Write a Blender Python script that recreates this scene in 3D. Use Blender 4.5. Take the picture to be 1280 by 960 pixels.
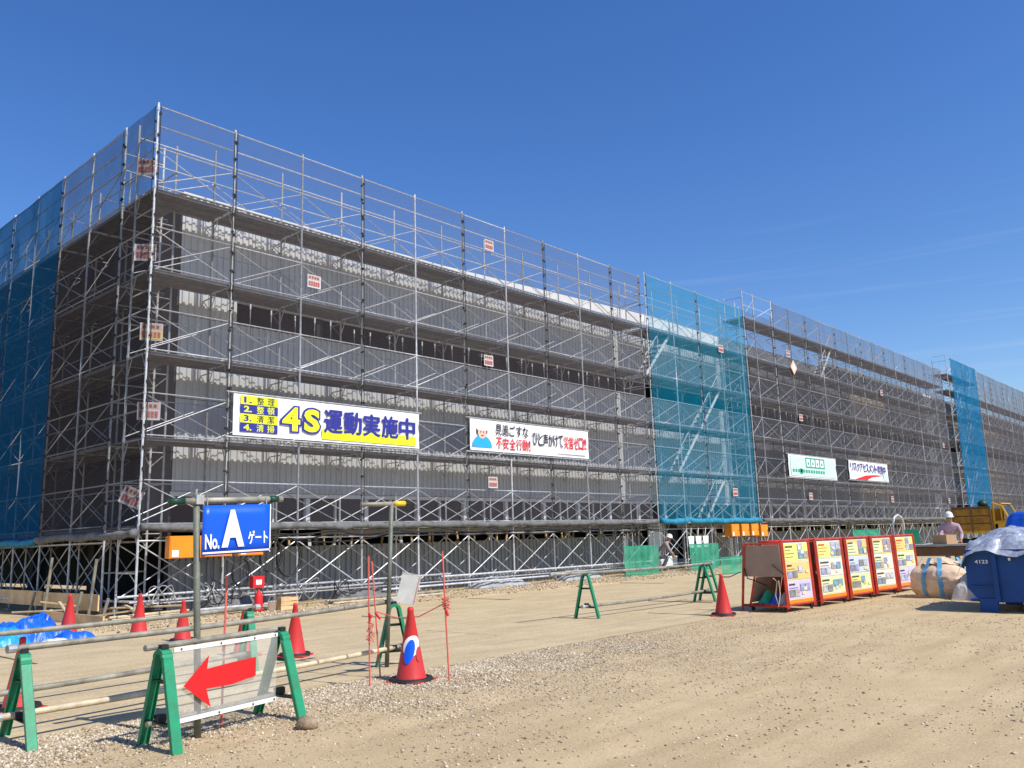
import bpy, bmesh, math, random
import numpy as np
from mathutils import Vector, Matrix, noise
random.seed(7); rng = np.random.default_rng(7)
R = math.radians; PI = math.pi
SC = bpy.context.scene; COL = SC.collection
for o in list(bpy.data.objects): bpy.data.objects.remove(o)

# ------------------------------------------------------------------ camera
CP, YAW, PIT, ROL, FPX = (-7.5645, -17.0158, 1.3351), 0.83208, 0.18065, 0.0311, 1062.76
cd = bpy.data.cameras.new('camera'); cam = bpy.data.objects.new('camera', cd); COL.objects.link(cam)
cd.sensor_width = 36; cd.lens = FPX/1280*36; cd.clip_start = .05; cd.clip_end = 3000
fw = Vector((math.sin(YAW)*math.cos(PIT), math.cos(YAW)*math.cos(PIT), math.sin(PIT)))
rt = Vector((math.cos(YAW), -math.sin(YAW), 0)); dn = -rt.cross(fw)
r2 = rt*math.cos(ROL)-dn*math.sin(ROL); d2 = rt*math.sin(ROL)+dn*math.cos(ROL)
# image x = x*c + y*s ; image y = -x*s + y*c
r2 = rt*math.cos(ROL)+dn*math.sin(ROL); d2 = -rt*math.sin(ROL)+dn*math.cos(ROL)
cam.matrix_world = Matrix(((r2.x, -d2.x, -fw.x, CP[0]), (r2.y, -d2.y, -fw.y, CP[1]), (r2.z, -d2.z, -fw.z, CP[2]), (0, 0, 0, 1)))
SC.camera = cam
# ------------------------------------------------------------------ light
SUN_EL, SUN_AZ = 49.0, Vector((0.12, -1.0))          # the sun stands behind the camera, a little to the right
w = bpy.data.worlds.new('World'); SC.world = w; w.use_nodes = True
nt = w.node_tree; nt.nodes.clear()
N = nt.nodes.new; L = nt.links.new
out = N('ShaderNodeOutputWorld'); bg = N('ShaderNodeBackground'); bg.inputs[1].default_value = .108
sky = N('ShaderNodeTexSky'); sky.sky_type = 'NISHITA'; sky.sun_disc = False
sky.sun_elevation = R(SUN_EL); sky.sun_rotation = math.atan2(SUN_AZ.x, SUN_AZ.y)
sky.air_density = 1.15; sky.dust_density = .35; sky.ozone_density = 4.5; sky.altitude = 0
tc = N('ShaderNodeTexCoord'); mp = N('ShaderNodeMapping'); mp.inputs['Scale'].default_value = (2.0, 2.0, 55)
mp.inputs['Rotation'].default_value = (R(3), R(-5), 0)
nz = N('ShaderNodeTexNoise'); nz.inputs['Scale'].default_value = 1.6; nz.inputs['Detail'].default_value = 6
cr = N('ShaderNodeMapRange'); cr.inputs[1].default_value = .56; cr.inputs[2].default_value = .82
sp = N('ShaderNodeSeparateXYZ')
el = N('ShaderNodeMapRange'); el.inputs[1].default_value = .36; el.inputs[2].default_value = .22
mu = N('ShaderNodeMath'); mu.operation = 'MULTIPLY'; m3 = N('ShaderNodeMath'); m3.operation = 'MULTIPLY'; m3.inputs[1].default_value = .13
mx = N('ShaderNodeMixRGB'); mx.inputs[2].default_value = (7.4, 7.8, 8.2, 1)
L(tc.outputs['Generated'], mp.inputs[0]); L(mp.outputs[0], nz.inputs[0]); L(nz.outputs[0], cr.inputs[0])
L(tc.outputs['Generated'], sp.inputs[0]); L(sp.outputs[2], el.inputs[0]); L(cr.outputs[0], mu.inputs[0]); L(el.outputs[0], mu.inputs[1])
L(mu.outputs[0], m3.inputs[0]); L(m3.outputs[0], mx.inputs[0]); L(sky.outputs[0], mx.inputs[1])
hs = N('ShaderNodeHueSaturation'); hs.inputs['Hue'].default_value = .513; hs.inputs['Saturation'].default_value = 1.25; hs.inputs['Value'].default_value = 1.31; L(sky.outputs[0], hs.inputs['Color']); L(hs.outputs[0], mx.inputs[1]); L(mx.outputs[0], bg.inputs[0]); L(bg.outputs[0], out.inputs[0])
sd = bpy.data.lights.new('sun', 'SUN'); sd.energy = 4.6; sd.angle = R(.53); sd.color = (1, .955, .88)
so = bpy.data.objects.new('sun', sd); COL.objects.link(so)
az = SUN_AZ.normalized(); sdir = Vector((az.x*math.cos(R(SUN_EL)), az.y*math.cos(R(SUN_EL)), math.sin(R(SUN_EL))))
so.rotation_euler = sdir.to_track_quat('Z', 'Y').to_euler(); so.location = (0, -30, 30)
SC.view_settings.view_transform = 'Standard'; SC.view_settings.look = 'None'
SC.view_settings.exposure = 0.14; SC.view_settings.gamma = 1
SC.render.engine = 'CYCLES'
SC.cycles.transparent_max_bounces = 40; SC.cycles.max_bounces = 6

# ------------------------------------------------------------------ materials
MATS = {}
def mat(name, col, rough=.6, metal=0, var=.15, scale=6, bump=0, bscale=40, col2=None, alpha=None, objvar=0, spec=.4):
    if name in MATS: return MATS[name]
    m = bpy.data.materials.new(name); m.use_nodes = True; t = m.node_tree
    b = t.nodes['Principled BSDF']; b.inputs['Roughness'].default_value = rough; b.inputs['Metallic'].default_value = metal
    b.inputs['Specular IOR Level'].default_value = spec
    tc = t.nodes.new('ShaderNodeTexCoord'); n = t.nodes.new('ShaderNodeTexNoise')
    n.inputs['Scale'].default_value = scale; n.inputs['Detail'].default_value = 6; n.inputs['Roughness'].default_value = .65
    t.links.new(tc.outputs['Object'], n.inputs[0])
    r = t.nodes.new('ShaderNodeValToRGB'); e = r.color_ramp.elements
    c2 = col2 or tuple(c*(1-var) for c in col); c1 = col if col2 else tuple(min(1, c*(1+var)) for c in col)
    e[0].position = .35; e[0].color = (*c2, 1); e[1].position = .66; e[1].color = (*c1, 1)
    t.links.new(n.outputs[0], r.inputs[0]); src = r.outputs[0]
    if objvar:
        oi = t.nodes.new('ShaderNodeObjectInfo'); mr = t.nodes.new('ShaderNodeMapRange')
        mr.inputs[3].default_value = 1-objvar; mr.inputs[4].default_value = 1+objvar
        t.links.new(oi.outputs['Random'], mr.inputs[0])
        mm = t.nodes.new('ShaderNodeMixRGB'); mm.blend_type = 'MULTIPLY'; mm.inputs[0].default_value = 1
        t.links.new(src, mm.inputs[1]); t.links.new(mr.outputs[0], mm.inputs[2]); src = mm.outputs[0]
    t.links.new(src, b.inputs['Base Color'])
    if bump:
        n2 = t.nodes.new('ShaderNodeTexNoise'); n2.inputs['Scale'].default_value = bscale; n2.inputs['Detail'].default_value = 4
        t.links.new(tc.outputs['Object'], n2.inputs[0])
        bp = t.nodes.new('ShaderNodeBump'); bp.inputs['Strength'].default_value = bump; bp.inputs['Distance'].default_value = .02
        t.links.new(n2.outputs[0], bp.inputs['Height']); t.links.new(bp.outputs[0], b.inputs['Normal'])
    if alpha is not None: b.inputs['Alpha'].default_value = alpha
    MATS[name] = m; return m
def net_mat(name, col, a, trans=.25, patch=.12):
    """woven mesh sheet: lets a part of the light through, less at a grazing angle as the threads close up"""
    m = bpy.data.materials.new(name); m.use_nodes = True; t = m.node_tree; t.nodes.clear(); N = t.nodes.new; L = t.links.new
    o = N('ShaderNodeOutputMaterial'); tr = N('ShaderNodeBsdfTransparent'); df = N('ShaderNodeBsdfDiffuse'); tl = N('ShaderNodeBsdfTranslucent')
    df.inputs[0].default_value = (*col, 1); tl.inputs[0].default_value = (*col, 1)
    ms = N('ShaderNodeMixShader'); ms.inputs[0].default_value = trans; L(df.outputs[0], ms.inputs[1]); L(tl.outputs[0], ms.inputs[2])
    g = N('ShaderNodeNewGeometry'); dt = N('ShaderNodeVectorMath'); dt.operation = 'DOT_PRODUCT'
    L(g.outputs['Incoming'], dt.inputs[0]); L(g.outputs['True Normal'], dt.inputs[1])
    def M(op, a_, b_=None):
        n = N('ShaderNodeMath'); n.operation = op
        for i, v in enumerate((a_, b_)):
            if v is None: continue
            if isinstance(v, (int, float)): n.inputs[i].default_value = v
            else: L(v, n.inputs[i])
        return n.outputs[0]
    cs = M('MAXIMUM', M('ABSOLUTE', dt.outputs['Value']), .13)
    tc = N('ShaderNodeTexCoord'); nz = N('ShaderNodeTexNoise'); nz.inputs['Scale'].default_value = .8; nz.inputs['Detail'].default_value = 5
    L(tc.outputs['Object'], nz.inputs[0])
    av = M('ADD', a, M('MULTIPLY', M('SUBTRACT', nz.outputs[0], .5), patch))
    fac = M('SUBTRACT', 1, M('POWER', M('SUBTRACT', 1, av), M('DIVIDE', 1, cs)))
    mx = N('ShaderNodeMixShader'); L(fac, mx.inputs[0]); L(tr.outputs[0], mx.inputs[1]); L(ms.outputs[0], mx.inputs[2]); L(mx.outputs[0], o.inputs[0])
    MATS[name] = m; return m
GALV = mat('galvanised', (.52, .53, .54), .45, .25, .25, 9, objvar=.28)
GALVD = mat('galvanised_dull', (.38, .38, .37), .6, .2, .3, 6, objvar=.3)
PIPE = mat('pipe_worn', (.30, .28, .22), .6, .3, .4, 5, bump=.1); POSTM = mat('post_olive', (.16, .17, .13), .6, .25, .35, 5, bump=.1)
PIPEY = mat('pipe_muddy', (.60, .50, .33), .7, .1, .25, 5, bump=.2)
DECK = mat('deck_steel', (.19, .185, .175), .6, .3, .25, 4, objvar=.15)
WALLP = mat('wall_panel_metal', (.60, .615, .62), .55, .05, .06, .6, objvar=.06)
WALLD = mat('wall_panel_dark', (.23, .24, .265), .55, .05, .12, .6, objvar=.15)
WALLT = mat('wall_panel_tan', (.50, .44, .38), .6, .0, .1, .6, objvar=.08)
WALLB = mat('wall_panel_base', (.27, .285, .295), .55, .15, .1, .8, objvar=.06)
TRIM = mat('white_trim', (.78, .77, .74), .6, 0, .08, 2)
WHITEP = mat('white_sheet', (.75, .75, .73), .6, 0, .1, 3)
DARK = mat('dark_interior_shade', (.026, .029, .033), .9, 0, .2, 2)  # near-black colour puts the unlit interior's shade onto solid parts
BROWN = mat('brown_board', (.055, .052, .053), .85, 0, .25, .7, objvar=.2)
BEIGEW = mat('beige_render', (.46, .41, .35), .8, 0, .1, 1)
CONC = mat('concrete', (.38, .37, .34), .85, 0, .15, 3, bump=.2)
GLASS = mat('window_glass', (.012, .013, .015), .3, 0, .1, 2, spec=.2)
ALU = mat('aluminium_frame', (.55, .56, .58), .4, .5, .05, 3)
GREEN = mat('green_paint', (.006, .30, .135), .5, 0, .22, 9, col2=(.03, .20, .10), bump=.1)
DGREEN = mat('dark_green_paint', (.01, .05, .03), .5, 0, .2, 8)
CONE = mat('cone_plastic', (.72, .024, .028), .5, 0, .12, 5, col2=(.50, .045, .04), bump=.1)
BLACK = mat('black_rubber', (.018, .018, .018), .6, 0, .2, 8)
BLUEP = mat('sign_blue', (.003, .10, .72), .35, 0, .04, 3)
WHITE = mat('white_print', (.85, .85, .84), .5, 0, .03, 3)
CLOTHW = mat('banner_cloth', (.80, .80, .80), .7, 0, .04, 2)
NAVY = mat('print_navy', (.025, .03, .27), .6, 0, .05, 3)
YEL = mat('print_yellow', (.78, .82, .02), .6, 0, .05, 3)
REDP = mat('print_red', (.68, .014, .016), .55, 0, .05, 3)
BLKP = mat('print_black', (.03, .03, .04), .6, 0, .05, 3)
CYANP = mat('print_cyan', (.02, .38, .75), .6, 0, .05, 3)
SKINP = mat('print_skin', (.80, .50, .38), .6, 0, .05, 3)
TEALP = mat('print_teal', (.04, .33, .22), .6, 0, .05, 3)
MINTP = mat('print_mint', (.55, .75, .66), .6, 0, .05, 3)
ORANGE = mat('orange_box', (.85, .27, .012), .42, 0, .08, 3)
REDF = mat('red_frame', (.50, .045, .022), .5, 0, .3, 5, bump=.1)
REDD = mat('red_panel_shade', (.22, .04, .02), .6, 0, .35, 3, bump=.1)  # darker copy of the frame red, shade of the left ends in the colour
PLY = mat('plywood', (.40, .28, .20), .75, 0, .12, 2)
WOOD = mat('timber', (.62, .43, .22), .75, 0, .2, 3, bump=.2, objvar=.15)
WOODD = mat('timber_dark', (.16, .09, .05), .8, 0, .25, 3, bump=.2, objvar=.15)
TARPB = mat('blue_tarp', (.008, .12, .62), .4, 0, .2, 5)
TARPC = mat('cyan_tarp', (.02, .3, .62), .4, 0, .2, 5)
BINB = mat('bin_blue', (.003, .058, .23), .5, 0, .18, 2, bump=.08)
SILV = mat('silver_tarp', (.52, .54, .57), .34, .45, .3, 9)
SILVD = mat('grey_sheet', (.34, .35, .36), .6, 0, .25, 4)
BAG = mat('bag_cloth', (.72, .52, .35), .8, 0, .12, 3, bump=.3, bscale=12)
BAGW = mat('white_bag', (.62, .58, .50), .8, 0, .15, 6)
STRAP = mat('blue_strap', (.12, .38, .62), .7, 0, .15, 6)
YBOARD = mat('ochre_board', (.34, .17, .02), .6, 0, .3, 3)
YTRUCK = mat('yellow_paint', (.62, .34, .02), .45, 0, .15, 3)
GNET = mat('green_sheet', (.04, .42, .23), .7, 0, .15, 3)
ROPEW = mat('rope_pale', (.70, .62, .44), .8, 0, .1, 20)
REDROPE = mat('red_rope', (.72, .14, .10), .8, 0, .1, 20)
ROCK = mat('rock', (.30, .22, .14), .9, 0, .3, 12, bump=.6)
NETROLL = mat('net_roll_grey', (.15, .15, .145), .85, 0, .35, 5, bump=.6, bscale=14)
NETROLLB = mat('net_roll_blue', (.02, .22, .34), .85, 0, .35, 5, bump=.6, bscale=14)
CLEAR = mat('clear_sheet', (.66, .66, .60), .25, 0, .15, 6, alpha=.33)
YTAPE = mat('yellow_tape', (.8, .55, .02), .5, 0, .1, 6)
NPINK = mat('faded_pink', (.55, .36, .32), .7, 0, .2, 20); NWHITE = mat('faded_white', (.58, .55, .54), .7, 0, .12, 20); NRED = mat('faded_red', (.45, .13, .11), .7, 0, .3, 20); NBLK = mat('faded_black', (.16, .11, .10), .7, 0, .3, 20); NYEL = mat('faded_yellow', (.62, .52, .12), .7, 0, .1, 20)
SKIN = mat('skin', (.42, .24, .16), .6, 0, .05, 6)
SHIRT = mat('lilac_shirt', (.44, .31, .36), .85, 0, .2, 12, bump=.4)
TROUS = mat('work_trousers', (.12, .13, .16), .85, 0, .2, 9, bump=.4)
HELM = mat('helmet_white', (.80, .80, .76), .3, 0, .03, 3)
SHIRTG = mat('grey_shirt', (.33, .28, .28), .85, 0, .2, 12)
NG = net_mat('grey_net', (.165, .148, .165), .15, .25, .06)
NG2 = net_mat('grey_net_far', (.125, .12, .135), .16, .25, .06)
NGS = net_mat('grey_net_dense_shade', (.075, .068, .075), .20)  # denser, and darkened in colour for the shade on the side
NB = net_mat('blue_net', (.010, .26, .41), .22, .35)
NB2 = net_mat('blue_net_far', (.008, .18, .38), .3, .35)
NBS = net_mat('blue_net_dense_shade', (.004, .105, .24), .36, .3)  # denser blue net, its colour darkened to carry the side's shade
HEMB = mat('net_hem_navy', (.006, .03, .06), .8)
HEM = mat('net_hem_black', (.02, .02, .022), .8)
GN = net_mat('green_net', (.07, .42, .26), .55, .3, .3)

# ------------------------------------------------------------------ helpers
def mesh_from(vs, fs, name='mesh'):
    me = bpy.data.meshes.new(name); me.from_pydata([tuple(v) for v in vs], [], fs); me.update(); return me
class MB:
    def __init__(s): s.v = []; s.f = []
    def box(s, c, d, rot=None):
        n = len(s.v); M = rot or Matrix.Identity(3)
        for sx in (-1, 1):
            for sy in (-1, 1):
                for sz in (-1, 1): s.v.append(Vector(c)+M @ Vector((sx*d[0]/2, sy*d[1]/2, sz*d[2]/2)))
        s.f += [tuple(n+i for i in q) for q in ((0, 1, 3, 2), (4, 6, 7, 5), (0, 4, 5, 1), (2, 3, 7, 6), (0, 2, 6, 4), (1, 5, 7, 3))]; return s
    def quad(s, *p):
        n = len(s.v); s.v += [Vector(q) for q in p]; s.f.append(tuple(range(n, n+len(p)))); return s
    def pipe(s, p0, p1, r=.0243, k=8, r1=None, cap=True):
        p0 = Vector(p0); p1 = Vector(p1); d = (p1-p0)
        q = d.to_track_quat('Z', 'Y'); n = len(s.v); r1 = r if r1 is None else r1
        for P, rr in ((p0, r), (p1, r1)):
            for i in range(k):
                a = 2*PI*i/k; s.v.append(P+q @ Vector((rr*math.cos(a), rr*math.sin(a), 0)))
        for i in range(k): j = (i+1) % k; s.f.append((n+i, n+j, n+k+j, n+k+i))
        if cap: s.f.append(tuple(n+k-1-i for i in range(k))); s.f.append(tuple(n+k+i for i in range(k)))
        return s
    def tube(s, pts, r, k=6, radii=None):
        pts = [Vector(p) for p in pts]; n = len(s.v); m = len(pts); up = Vector((0, 0, 1))
        for i, P in enumerate(pts):
            t = (pts[min(i+1, m-1)]-pts[max(i-1, 0)]).normalized()
            a = t.cross(up)
            if a.length < .05: a = t.cross(Vector((1, 0, 0)))
            a.normalize(); b = a.cross(t); rr = radii[i] if radii else r
            for j in range(k):
                an = 2*PI*j/k; s.v.append(P+a*math.cos(an)*rr+b*math.sin(an)*rr)
        for i in range(m-1):
            for j in range(k):
                j2 = (j+1) % k; s.f.append((n+i*k+j, n+(i+1)*k+j, n+(i+1)*k+j2, n+i*k+j2))
        s.f.append(tuple(n+j for j in range(k))); s.f.append(tuple(n+(m-1)*k+k-1-j for j in range(k))); return s
    def lathe(s, prof, k=20, c=(0, 0, 0), a0=0, a1=2*PI):
        n = len(s.v); full = abs(a1-a0-2*PI) < 1e-6; kk = k if full else k+1
        for r, z in prof:
            for i in range(kk):
                a = a0+(a1-a0)*i/k; s.v.append(Vector((c[0]+r*math.cos(a), c[1]+r*math.sin(a), c[2]+z)))
        for q in range(len(prof)-1):
            for i in range(k):
                j = (i+1) % kk; s.f.append((n+q*kk+i, n+q*kk+j, n+(q+1)*kk+j, n+(q+1)*kk+i))
        return s
    def grid(s, fn, nu, nv):
        n = len(s.v)
        for i in range(nu+1):
            for j in range(nv+1): s.v.append(Vector(fn(i/nu, j/nv)))
        for i in range(nu):
            for j in range(nv): a = n+i*(nv+1)+j; s.f.append((a, a+nv+1, a+nv+2, a+1))
        return s
    def mesh(s, m=None, smooth=False):
        me = mesh_from(s.v, s.f)
        if m: me.materials.append(m)
        if smooth:
            for p in me.polygons: p.use_smooth = True
        return me
    def build(s, name, m, parent=None, smooth=False, loc=None):
        return put(name, s.mesh(m, smooth), parent, loc)
def put(name, me, parent=None, loc=None, rot=None, scale=None):
    o = bpy.data.objects.new(name, me); COL.objects.link(o)
    if parent: o.parent = parent
    if loc is not None: o.location = loc
    if rot is not None: o.rotation_euler = rot
    if scale is not None: o.scale = scale
    return o
def tag(o, label, cat, group=None):
    o['label'] = label; o['category'] = cat
    if group: o['group'] = group
    return o
def thing(name, label, cat, loc=(0, 0, 0), rz=0, group=None):
    o = bpy.data.objects.new(name, None); COL.objects.link(o); o.location = loc; o.rotation_euler = (0, 0, rz)
    return tag(o, label, cat, group)
def struct(o): o['kind'] = 'structure'; return o
def stuff(o): o['kind'] = 'stuff'; return o
def dup(root, label, loc=None, rz=None, group=None):
    r = root.copy(); COL.objects.link(r); r['label'] = label
    if group: r['group'] = group
    if loc is not None: r.location = loc
    if rz is not None: r.rotation_euler = (0, 0, rz)
    for ch in list(root.children):
        c = ch.copy(); COL.objects.link(c); c.parent = r
        for g in list(ch.children):
            d = g.copy(); COL.objects.link(d); d.parent = c
    return r
def solidify(me, th):
    bm = bmesh.new(); bm.from_mesh(me); bmesh.ops.recalc_face_normals(bm, faces=bm.faces)
    bmesh.ops.solidify(bm, geom=bm.faces[:], thickness=th); bm.to_mesh(me); bm.free(); return me
def text_mesh(s, m, w, h, bold=.0):
    """lettering, stretched to w x h, lower left at the origin, in the XZ plane facing -Y"""
    cjk = any(ord(ch) > 0x3000 for ch in s)
    cu = bpy.data.curves.new('lettering', 'FONT'); cu.body = s; cu.size = 1; cu.offset = 0 if cjk else bold; cu.resolution_u = 3
    to = bpy.data.objects.new('lettering', cu); COL.objects.link(to)
    me = bpy.data.meshes.new_from_object(to); bpy.data.objects.remove(to); bpy.data.curves.remove(cu)
    if len(me.vertices) == 0: return me
    co = np.empty(len(me.vertices)*3); me.vertices.foreach_get('co', co); co = co.reshape(-1, 3)
    lo = co.min(0); hi = co.max(0); d = np.maximum(hi-lo, 1e-6)
    out_ = np.zeros_like(co); out_[:, 0] = (co[:, 0]-lo[0])/d[0]*w; out_[:, 2] = (co[:, 1]-lo[1])/d[1]*h
    me.vertices.foreach_set('co', out_.ravel()); me.materials.clear()
    if cjk and bold > 0:                       # heavy strokes: the glyph set down several times, each a hair behind the last
        polys = [tuple(p.vertices) for p in me.polygons]; nv = len(out_); V = []; F = []
        e = bold*h*1.1
        for k, (dx, dz) in enumerate(((0, 0), (e, 0), (-e, 0), (0, e*.8), (0, -e*.8), (e*.7, e*.7), (-e*.7, -e*.7))):
            V += [(x+dx, k*.0004, z+dz) for x, y, z in out_.tolist()]; F += [tuple(i+k*nv for i in p) for p in polys]
        me = mesh_from(V, F, 'lettering')
    me.materials.append(m); me.update(); return me

# ------------------------------------------------------------------ ground
def gz(x, y):
    z = .012*noise.noise((x*.7, y*.7, 0))+.006*noise.noise((x*3, y*3, 4))
    z += .005*math.sin(y*2.2+x*.35+1.5*noise.noise((x*.3, y*.3, 9)))*(.5+.5*noise.noise((x*.25, y*.25, 2)))
    for yc, am in ((-11.6, .9), (-13.3, 1.0), (-12.45, .6), (-14.4, .7)):
        cc = yc+.10*x+.0035*x*x+.12*math.sin(x*.35+yc); dd = (y-cc)/.13
        if abs(dd) < 3: z += .006*am*(-math.exp(-dd*dd)+.55*math.exp(-(abs(dd)-1.7)**2*2))*(.55+.6*noise.noise((x*.5, yc, 3)))
    if y > -9.884: z = min(z, 0)-.06 if -9.884 < y < -2.2 and x > -14 else z
    if y > -2.3 and y < .2: z += .03+.04*noise.noise((x*1.3, y*1.3, 7))
    return z
xs = np.concatenate([[-700, -200, -60, -25, -14], np.arange(-9, 16, .11), np.arange(16, 40, .6), [45, 60, 90, 130, 250, 700]])
ys = np.concatenate([[-700, -200, -70, -35, -22], np.arange(-17.5, -9.9, .09), [-9.888, -9.876], np.arange(-9.6, -2.4, 1.2), [-2.25], np.arange(-2.1, .3, .2), [2, 6, 15, 40, 120, 700]])
vs = []; nx, ny = len(xs), len(ys)
for x in xs:
    for y in ys: vs.append((x, y, gz(x, y)))
fs = [(i*ny+j, (i+1)*ny+j, (i+1)*ny+j+1, i*ny+j+1) for i in range(nx-1) for j in range(ny-1)]
gm = mesh_from(vs, fs, 'ground')
for p in gm.polygons: p.use_smooth = True
def sand_mat(name, c1, c2, c3, grain=60, bumpd=.012):
    m = bpy.data.materials.new(name); m.use_nodes = True; t = m.node_tree; b = t.nodes['Principled BSDF']; N = t.nodes.new; L = t.links.new
    b.inputs['Roughness'].default_value = .95; b.inputs['Specular IOR Level'].default_value = .1
    tc = N('ShaderNodeTexCoord')
    def noi(s, d=6, rgh=.6):
        n = N('ShaderNodeTexNoise'); n.inputs['Scale'].default_value = s; n.inputs['Detail'].default_value = d; n.inputs['Roughness'].default_value = rgh
        L(tc.outputs['Object'], n.inputs[0]); return n.outputs[0]
    def ramp(i, p0, p1, a, bb):
        r = N('ShaderNodeValToRGB'); e = r.color_ramp.elements; e[0].position = p0; e[1].position = p1; e[0].color = (*a, 1); e[1].color = (*bb, 1); L(i, r.inputs[0]); return r.outputs[0]
    base = ramp(noi(.9, 9, .75), .42, .60, c2, c1)
    mpn = N('ShaderNodeMapping'); mpn.inputs['Scale'].default_value = (.25, 2.2, 1); mpn.inputs['Rotation'].default_value = (0, 0, R(8))
    L(tc.outputs['Object'], mpn.inputs[0]); st = N('ShaderNodeTexNoise'); st.inputs['Scale'].default_value = 1.5; st.inputs['Detail'].default_value = 7; L(mpn.outputs[0], st.inputs[0])
    mm = N('ShaderNodeMixRGB'); L(ramp(st.outputs[0], .48, .66, (0, 0, 0), (.55, .55, .55)), mm.inputs[0]); L(base, mm.inputs[1]); mm.inputs[2].default_value = (*c3, 1)
    g2 = N('ShaderNodeMixRGB'); g2.blend_type = 'MULTIPLY'; g2.inputs[0].default_value = 1
    L(mm.outputs[0], g2.inputs[1]); L(ramp(noi(grain, 5, .8), .32, .62, (.72, .70, .68), (1.08, 1.08, 1.08)), g2.inputs[2])
    L(g2.outputs[0], b.inputs['Base Color'])
    bp = N('ShaderNodeBump'); bp.inputs['Strength'].default_value = .8; bp.inputs['Distance'].default_value = bumpd
    L(noi(grain*.6, 8, .75), bp.inputs['Height']); L(bp.outputs[0], b.inputs['Normal']); MATS[name] = m; return m
SAND = sand_mat('sandy_ground', (.62, .475, .28), (.54, .41, .235), (.44, .325, .18))
PLATE = sand_mat('dusty_plate', (.61, .49, .30), (.52, .41, .245), (.39, .30, .18), 25, .003)
gm.materials.append(SAND); ground = struct(put('ground', gm))
# dusty steel road plates laid edge to edge over the haul road
pb = []
road = struct(put('road', MB().box((16, -6.04, -.045), (60, 7.6, .02)).mesh(SAND)))
k = 0
for r_ in range(5):
    y0 = -9.85+r_*1.524; off = (.0, 2.3, .9, 3.4, 1.6)[r_]
    for c_ in range(9):
        x0 = -13+off+c_*6.096
        o = put('steel_plate', None) if False else None
        dz = random.uniform(-.013, .012); th = .03
        me = MB().box((3.037, .752, -th/2), (6.074, 1.504, th)).mesh(PLATE) if k == 0 else me0
        if k == 0: me0 = me
        k += 1
        pl = put('steel_plate', me0, road, (x0, y0+.006, +.006+dz), (random.uniform(-.002, .002), random.uniform(-.0012, .0012), random.uniform(-.0012, .0012)))
# pebbles
def pebbles(name, n, fn, smin, smax, label=None):
    base = np.array([(1, 0, 0), (-1, 0, 0), (0, 1, 0), (0, -1, 0), (0, 0, 1), (0, 0, -1)], float)
    fc = np.array([(0, 2, 4), (2, 1, 4), (1, 3, 4), (3, 0, 4), (2, 0, 5), (1, 2, 5), (3, 1, 5), (0, 3, 5)])
    P = []
    while len(P) < n:
        q = fn()
        if q: P.append(q)
    P = np.array(P); s = smin+(smax-smin)*rng.random(n)**2.6
    sc = np.stack([s*(.8+.6*rng.random(n)), s*(.8+.6*rng.random(n)), s*(.45+.4*rng.random(n))], 1)
    V = base[None]*sc[:, None]*(1+.5*(rng.random((n, 6, 3))-.5))
    a = rng.random(n)*2*PI; c, s_ = np.cos(a), np.sin(a)
    X = V[:, :, 0]*c[:, None]-V[:, :, 1]*s_[:, None]; Y = V[:, :, 0]*s_[:, None]+V[:, :, 1]*c[:, None]
    V = np.stack([X+P[:, 0, None], Y+P[:, 1, None], V[:, :, 2]+P[:, 2, None]+sc[:, 2, None]*.35], 2).reshape(-1, 3)
    F = (fc[None]+np.arange(n)[:, None, None]*6).reshape(-1, 3)
    me = bpy.data.meshes.new(name); me.vertices.add(len(V)); me.vertices.foreach_set('co', V.ravel())
    me.loops.add(F.size); me.loops.foreach_set('vertex_index', F.ravel().astype(np.int32))
    me.polygons.add(len(F)); me.polygons.foreach_set('loop_start', np.arange(0, F.size, 3, dtype=np.int32)); me.update(calc_edges=True)
    at = me.attributes.new('tone', 'FLOAT', 'FACE'); at.data.foreach_set('value', np.repeat(rng.random(n), 8).astype(np.float32))
    me.materials.append(PEB); o = put(name, me); stuff(o); o['label'] = label; return o
PEB = bpy.data.materials.new('pebble'); PEB.use_nodes = True; t = PEB.node_tree; b = t.nodes['Principled BSDF']; b.inputs['Roughness'].default_value = .85
an = t.nodes.new('ShaderNodeAttribute'); an.attribute_name = 'tone'; r_ = t.nodes.new('ShaderNodeValToRGB'); e = r_.color_ramp.elements
e[0].color = (.20, .14, .08, 1); e[1].color = (.74, .66, .50, 1); e.new(.35).color = (.42, .32, .20, 1); e.new(.75).color = (.55, .45, .31, 1)
t.links.new(an.outputs['Fac'], r_.inputs[0]); t.links.new(r_.outputs[0], b.inputs['Base Color'])
def dens1():
    x = random.uniform(-5.6, 3.2); y = -9.90-abs(random.gauss(0, .45 if x < -3 else .70))
    if x > -1.2 and random.random() < ((x+1.2)/3.6)**.6: return None
    if noise.noise((x*1.6, y*1.6, 3)) < random.uniform(-.45, .45): return None
    return (x, y, gz(x, y))
def dens2():
    x = -6+22*random.random()**1.6; y = random.uniform(-16.5, -9.95)
    if noise.noise((x*.8, y*1.2, 31)) < random.uniform(-.5, .7): return None
    return (x, y, gz(x, y))
def dens3():
    x = random.uniform(-3, 45); y = random.uniform(-2.35, .3)+.25*math.sin(x); return (x, y, gz(x, y))
pebbles('gravel', 42000, dens1, .005, .017, 'pale crushed gravel along the near edge of the plated road')
def dens4():
    x = random.gauss(-.6, 2.3); y = -9.95-abs(random.gauss(0, 1.25))
    if noise.noise((x*1.1, y*1.3, 61)) < random.uniform(-.6, .6) or y < -16: return None
    return (x, y, gz(x, y))
pebbles('fine_gravel', 46000, dens4, .0035, .010, 'fine pale gravel spread thinly over the sand in the foreground')
pebbles('scattered_stones', 20000, dens2, .004, .015, 'loose stones strewn over the sandy ground')
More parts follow.
